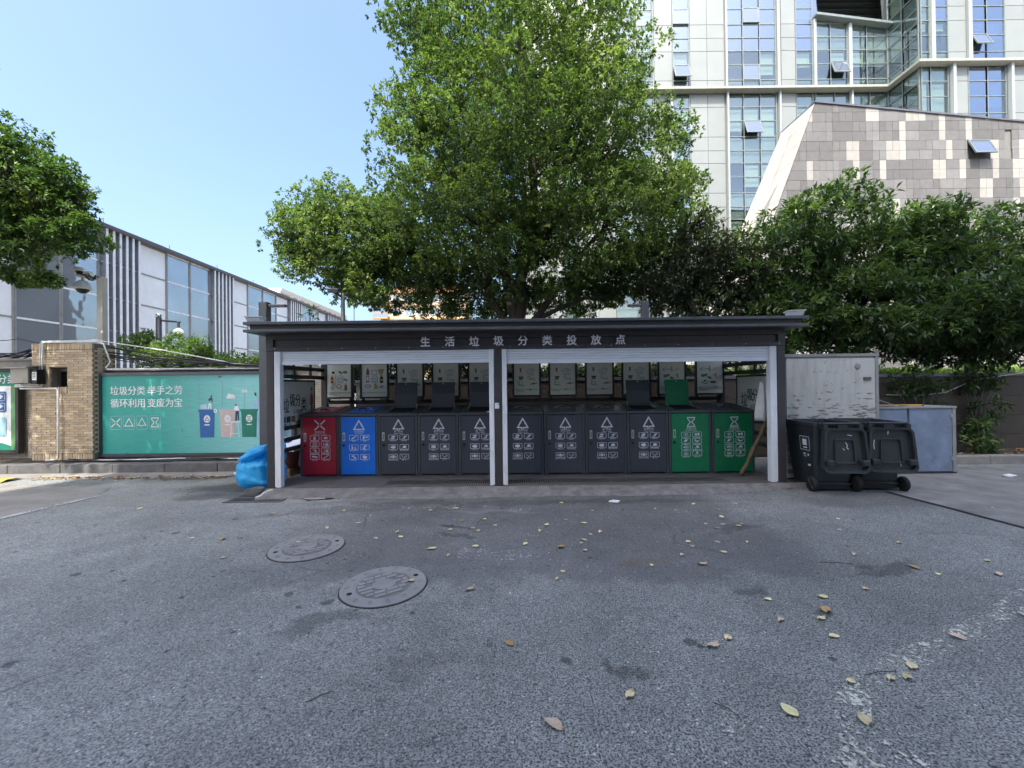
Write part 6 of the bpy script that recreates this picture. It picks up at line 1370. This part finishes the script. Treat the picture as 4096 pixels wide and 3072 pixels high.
def trunkset(par, limbs, C, n_sub, mat, rs=.03, name='trunk', far=3.0):
    mb = MB(); pts = []
    for path, r0, r1 in limbs:
        k = len(path); mb.tube(path, [r0 + (r1 - r0) * i / (k - 1) for i in range(k)], 9)
        pts += [(p, r0 + (r1 - r0) * i / (k - 1)) for i, p in enumerate(path) if i > 0]
    P = np.array([p for p, r in pts]); sel = RNG.choice(len(C), min(n_sub, len(C)), replace=False)
    for c in C[sel]:
        dd = np.linalg.norm(P - c, axis=1) + np.maximum(0, P[:, 2] - c[2]) * .8; i = int(dd.argmin())
        if dd[i] > far: continue
        r = min(pts[i][1] * .6, rs); mb.tube(bez(P[i], c, .12, 5, .05), [r * (1 - .8 * k / 5) for k in range(6)], 5)
    part(par, name, mb, mat, True)

# --- big camphor tree behind the shelter
ct = thing('camphor_tree', 'large bright green broadleaf tree rising behind the middle of the shelter', 'tree', (.05, 10.6, 1.4))
lobes = [(.2, 10.6, 11.9, 3.1, 2.9, 2.3, 120, .50), (.3, 10.5, 9.2, 3.4, 3.1, 2.3, 170, .50), (.45, 10.4, 7.1, 3.6, 3.2, 1.9, 160, .50), (2.5, 10.3, 5.7, 2.1, 2.3, 1.5, 100, .46), (-1.5, 10.4, 5.4, 2.4, 2.2, 1.4, 110, .46),
         (-4.35, 10.9, 5.4, 1.75, 1.5, 1.45, 110, .42), (-5.3, 10.9, 5.6, .9, .9, 1.0, 34, .36), (-3.2, 10.8, 4.2, 1.6, 1.2, .55, 36, .34), (.6, 10.3, 4.4, 2.6, 1.9, .7, 48, .40), (3.6, 10.3, 7.0, .9, 1.4, 1.1, 26, .42), (-2.45, 10.3, 8.4, .7, 1.2, .8, 14, .40), (-2.4, 10.4, 10.7, .6, 1.2, .9, 14, .4), (-1.0, 11.6, 3.9, 1.9, 1.0, .6, 40, .36), (3.2, 10.8, 4.5, 1.2, 1.2, .8, 46, .38), (1.2, 11.6, 4.0, 1.8, 1.0, .5, 36, .36), (.3, 12.2, 8.5, 3.2, 1.4, 3.6, 130, .5), (-2.6, 10.9, 4.9, 1.3, 1.2, .8, 36, .38)]
C, Rr = clumps_of(lobes, 3.35)
crown('crown', ct, C, Rr, 42, 8, .085, .044, 'camphor_leaf', .46, .3, .2)
b0 = (.05, 10.6, 1.4); f0 = (.1, 10.6, 2.75)
limbs = [(bez(b0, f0, 0, 4, .02), .30, .26), (bez(f0, (.62, 10.5, 6.3), .1, 8, .04), .17, .11), (bez((.62, 10.5, 6.3), (.3, 10.6, 11.5), 0, 8, .05), .11, .03), (bez(f0, (-.45, 10.5, 6.4), -.1, 8, .04), .15, .09), (bez((-.45, 10.5, 6.4), (-1.6, 10.5, 9.8), .1, 7, .05), .08, .03),
         (bez(f0, (1.9, 10.4, 5.0), -.15, 7, .03), .10, .05), (bez((1.9, 10.4, 5.0), (4.0, 10.3, 6.6), .1, 6, .05), .05, .02), (bez(f0, (2.6, 10.4, 3.75), .3, 7, .03), .08, .03), (bez(f0, (-.85, 10.3, 4.4), -.1, 5, .03), .10, .06), (bez((-.85, 10.3, 4.4), (-4.6, 10.9, 5.5), .1, 9, .04), .07, .025), (bez((.62, 10.5, 5.2), (2.9, 10.2, 7.6), .1, 7, .05), .08, .025), (bez((.3, 10.5, 4.8), (2.4, 10.1, 5.9), .1, 6, .04), .07, .02), (bez((-.45, 10.5, 5.6), (-2.4, 10.2, 7.3), .1, 6, .04), .06, .02), (bez((-.1, 10.5, 5.0), (-1.6, 10.1, 5.9), .15, 6, .04), .05, .02)]
trunkset(ct, limbs, C, 260, 'bark', .026)

# --- tree at the left edge
lt = thing('street_tree', 'leafy green tree reaching in from the left edge above the brick pillar', 'tree', (-12.6, 7.2, 0))
lobes = [(-11.2, 8.0, 5.5, 2.1, 1.7, 1.3, 100, .42), (-9.45, 8.1, 5.2, .9, .6, .8, 30, .34), (-8.62, 8.0, 4.62, .55, .4, .36, 16, .24), (-8.9, 8.0, 5.5, .5, .4, .5, 12, .28), (-9.38, 8.0, 3.76, .30, .35, .13, 8, .17), (-9.7, 5.3, 5.9, 1.6, .9, .8, 60, .42), (-8.5, 5.0, 5.9, 1.2, .9, .8, 60, .42), (-9.9, 7.9, 6.3, .7, .6, .45, 14, .34), (-10.2, 8.0, 4.4, 1.1, 1.0, .4, 20, .34), (-12.6, 5.4, 6.4, 2.6, 2.6, 1.7, 70, .5)]  # unseen lobes nearest the viewer added to shade the pillar and billboard
C, Rr = clumps_of(lobes)
crown('crown', lt, C, Rr, 38, 8, .085, .045, 'camphor_leaf_b', .45, .3, .17)
limbs = [(bez((-12.6, 7.2, 0), (-12.3, 7.4, 3.6), 0, 6, .02), .24, .17), (bez((-12.3, 7.4, 3.6), (-10.4, 8.1, 5.6), .2, 6, .03), .10, .04), (bez((-12.3, 7.4, 3.6), (-9.6, 8.0, 4.6), .3, 6, .03), .06, .02), (bez((-9.9, 8.0, 4.7), (-9.3, 8.0, 3.8), .05, 6, .03), .02, .008), (bez((-10.4, 8.1, 5.6), (-8.6, 8.1, 4.7), .2, 6, .03), .04, .012), (bez((-12.3, 7.4, 3.6), (-12.6, 5.6, 6.6), .1, 6, .03), .1, .03)]
trunkset(lt, limbs, C, 90, 'bark', .02)

# --- broad-leaved evergreens behind the garden wall (right)
def evergreen(x, y, label, lobes, mat, tmean, leaf=(.155, .052), tips=19, per=7, trunk_r=.10, zb=1.4, sub=60):
    e = thing('evergreen_tree', label, 'tree', (x, y, zb), 0, 'evergreen trees behind the garden wall')
    C, Rr = clumps_of(lobes, 1.75); crown('crown', e, C, Rr, tips, per, leaf[0], leaf[1], mat, tmean, .12, .2, .7, .5)
    top = max(l[2] for l in lobes); L_ = [(bez((x, y, zb), (x + .1, y, zb + 1.1), 0, 4, .02), trunk_r, trunk_r * .85)]
    for l in lobes[:6]: L_.append((bez((x + .1, y, zb + 1.0), (l[0], l[1], l[2]), .1, 6, .05), trunk_r * .6, .015))
    trunkset(e, L_, C, sub, 'bark', .018)
evergreen(7.6, 9.6, 'dense dark evergreen whose top rises highest before the stone wall', [(7.3, 9.5, 5.3, 1.15, .9, .8, 34, .36), (8.2, 9.5, 4.3, 1.4, 1.0, .8, 40, .36), (6.3, 9.5, 4.3, 1.25, 1.1, .85, 50, .34), (7.4, 9.2, 3.3, 1.7, 1.1, .7, 55, .34), (6.1, 9.3, 2.6, .9, .8, .55, 24, .32), (9.1, 9.4, 5.1, .8, .8, .5, 18, .32), (6.2, 8.9, 2.9, 1.1, .5, .6, 40, .3), (7.6, 8.85, 2.45, 1.2, .45, .45, 40, .3), (8.3, 8.15, 2.65, 1.3, .5, .4, 40, .3)], 'evergreen_leaf', .46)
evergreen(10.6, 9.5, 'wide evergreen second from the right, its top before the open stone-wall window', [(10.0, 9.4, 4.75, 1.0, .9, .65, 30, .36), (11.3, 9.4, 3.9, 1.2, .9, .7, 34, .36), (11.4, 9.5, 5.0, .45, .5, .5, 9, .3), (9.6, 9.3, 3.9, 1.2, 1.0, .8, 46, .34), (10.4, 9.1, 3.0, 1.6, 1.0, .65, 50, .34), (9.9, 9.0, 2.3, .9, .7, .4, 18, .3), (9.1, 8.85, 2.45, 1.0, .45, .5, 36, .3), (10.8, 8.85, 2.5, 1.1, .45, .55, 40, .3), (10.4, 8.1, 2.75, 1.5, .55, .4, 46, .3), (9.6, 7.75, 3.2, 1.3, .45, .3, 30, .3)], 'evergreen_leaf', .42)
evergreen(12.9, 9.4, 'evergreen cut by the right edge of the picture', [(12.7, 9.3, 4.6, .9, .8, .8, 26, .36), (12.7, 9.1, 3.4, 1.3, .9, .9, 46, .34), (12.3, 8.9, 2.4, .9, .7, .5, 22, .3)], 'evergreen_leaf', .34)
evergreen(4.6, 9.7, 'darker purplish evergreen between the big tree and the tall evergreen', [(4.4, 9.7, 4.6, .95, .8, .8, 36, .32), (5.2, 9.7, 4.1, 1.0, .8, .8, 36, .32), (3.9, 9.7, 3.8, .9, .8, .6, 28, .32), (4.9, 9.6, 3.2, 1.1, .8, .55, 30, .32), (5.4, 9.5, 2.6, .7, .7, .4, 14, .3), (4.6, 9.2, 2.5, 1.3, .4, .4, 26, .3)], 'dark_leaf', .42, (.13, .05))
# --- lower greenery
def shrub(name, label, cat, base, lobes, mat, tmean, leaf, tips, per, group=None, stems=5, zmin=-9):
    e = thing(name, label, cat, base, 0, group); C, Rr = clumps_of(lobes, zmin); crown('foliage', e, C, Rr, tips, per, leaf[0], leaf[1], mat, tmean, .1, .18, .8, .4)
    mb = MB()
    for c in C[RNG.choice(len(C), min(stems, len(C)), replace=False)]: mb.tube(bez(base, c, .1, 5, .04), [.014 - .002 * k for k in range(6)], 5)
    part(e, 'stem', mb, 'bark_pale', True); return e
shrub('bush', 'light green feathery bush growing over the wall above the billboard', 'bush', (-7.1, 8.95, .2), [(-7.3, 9.0, 2.25, .85, .35, .38, 36, .20), (-6.3, 9.0, 2.05, .9, .3, .26, 24, .18), (-8.15, 9.0, 2.55, .38, .25, .30, 10, .16), (-5.6, 9.0, 1.98, .6, .25, .16, 10, .16)], 'bright_leaf', .36, (.075, .028), 20, 9, stems=16)
shrub('sapling', 'thin sapling with a few large leaves showing above the roof by the left lamp post', 'sapling', (-4.15, 8.6, .1), [(-4.17, 8.6, 3.05, .17, .12, .16, 5, .06)], 'camphor_leaf_b', .5, (.13, .07), 2, 3, stems=4)
shrub('low_hedge', 'low sunlit yellow-green hedge seen between the posters behind the shelter', 'hedge', (1.5, 12.0, 1.5), [(-1 + i * 1.1, 12.0, 1.78, .75, .5, .28, 22, .2) for i in range(8)], 'bright_leaf', .6, (.10, .045), 16, 7, stems=20, zmin=1.5)
shrub('low_hedge', 'low sunlit hedge topping the garden wall at the right edge', 'hedge', (11, 11.8, 1.5), [(8.2 + i * 1.1, 11.8, 1.68, .75, .5, .2, 22, .2) for i in range(8)], 'bright_leaf', .6, (.10, .045), 16, 7, stems=20, zmin=1.5)
for i, (x, lab) in enumerate(((6.0, 'dark climbing plant on the garden wall beside the white cupboard'), (8.15, 'dark leafy vine draping the garden wall behind the metal cabinet'), (9.35, 'straggly leafy stems climbing the garden wall at the far right'))):
    shrub('climbing_plant', lab, 'climber', (x, 8.2, .12), [(x, 8.25, 1.45, .75 - .15 * i, .12, .22, 14, .16), (x + .2, 8.2, .95, .3, .1, .35, 5 - i, .13), (x - .1, 8.15, .5, .3, .12, .25, 4, .12)], 'evergreen_leaf', .35, (.12, .045), 9, 6, stems=12)
for i, (x, y, lab) in enumerate(((7.75, 7.8, 'small dark shrub in the planting bed just right of the metal cabinet'), (8.9, 7.85, 'small broad-leaved shrub toward the right end of the planting bed'))):
    shrub('small_shrub', lab, 'shrub', (x, y, .11), [(x, y, .36, .25, .15, .18, 6, .11), (x + .1, y, .62, .15, .1, .15, 3, .1)], 'evergreen_leaf', .5, (.13, .05), 7, 6, stems=7)
for i, (x, lab) in enumerate(((-3.0, 'dark shrub behind the two leftmost posters'), (-1.2, 'dark shrub behind the posters left of the middle post'), (.8, 'dark shrub behind the posters right of the middle post'), (3.0, 'dark shrub behind the rightmost posters'))):
    shrub('background_shrub', lab, 'shrub', (x, 9.0, 1.3 if i else .2), [(x, 9.0, 1.85 if i < 2 else 1.62, 1.0, .3, .42 if i < 2 else .22, 40, .2), (x + .4, 9.1, 1.5, .9, .3, .3, 30, .2)], 'dark_leaf', .3, (.12, .05), 14, 6, stems=10)
gl = MB()
for i in range(260):
    q = random.Random(3000 + i); x = q.uniform(5.7, 13); y = q.uniform(7.56, 8.3); g_ = leaf_geo(i, .07, .025); a = q.uniform(0, 6.28); n0 = len(gl.v)
    gl.v += [(x + p[0] * math.cos(a) - p[1] * math.sin(a), y + p[0] * math.sin(a) + p[1] * math.cos(a), p[2] + .122) for p in g_.v]; gl.f += [tuple(k + n0 for k in f_) for f_ in g_.f]; gl.m += [i % 3] * len(g_.f)
tag(link('leaf_litter', mesh('leaf_litter', gl), ['leaf_dry_a', 'leaf_dry_d', 'ink_brown']), 'dead leaves littering the soil of the right planting bed', 'leaf litter', kind='stuff')
solo('rope_line', MB().tube([(7.6, 8.33, 1.24), (8.2, 8.32, 1.21), (8.8, 8.33, 1.27), (9.4, 8.34, 1.52), (10.6, 8.34, 1.68)], .008, 5), 'cloth', 'pale rope strung along the garden wall at the right', 'rope')
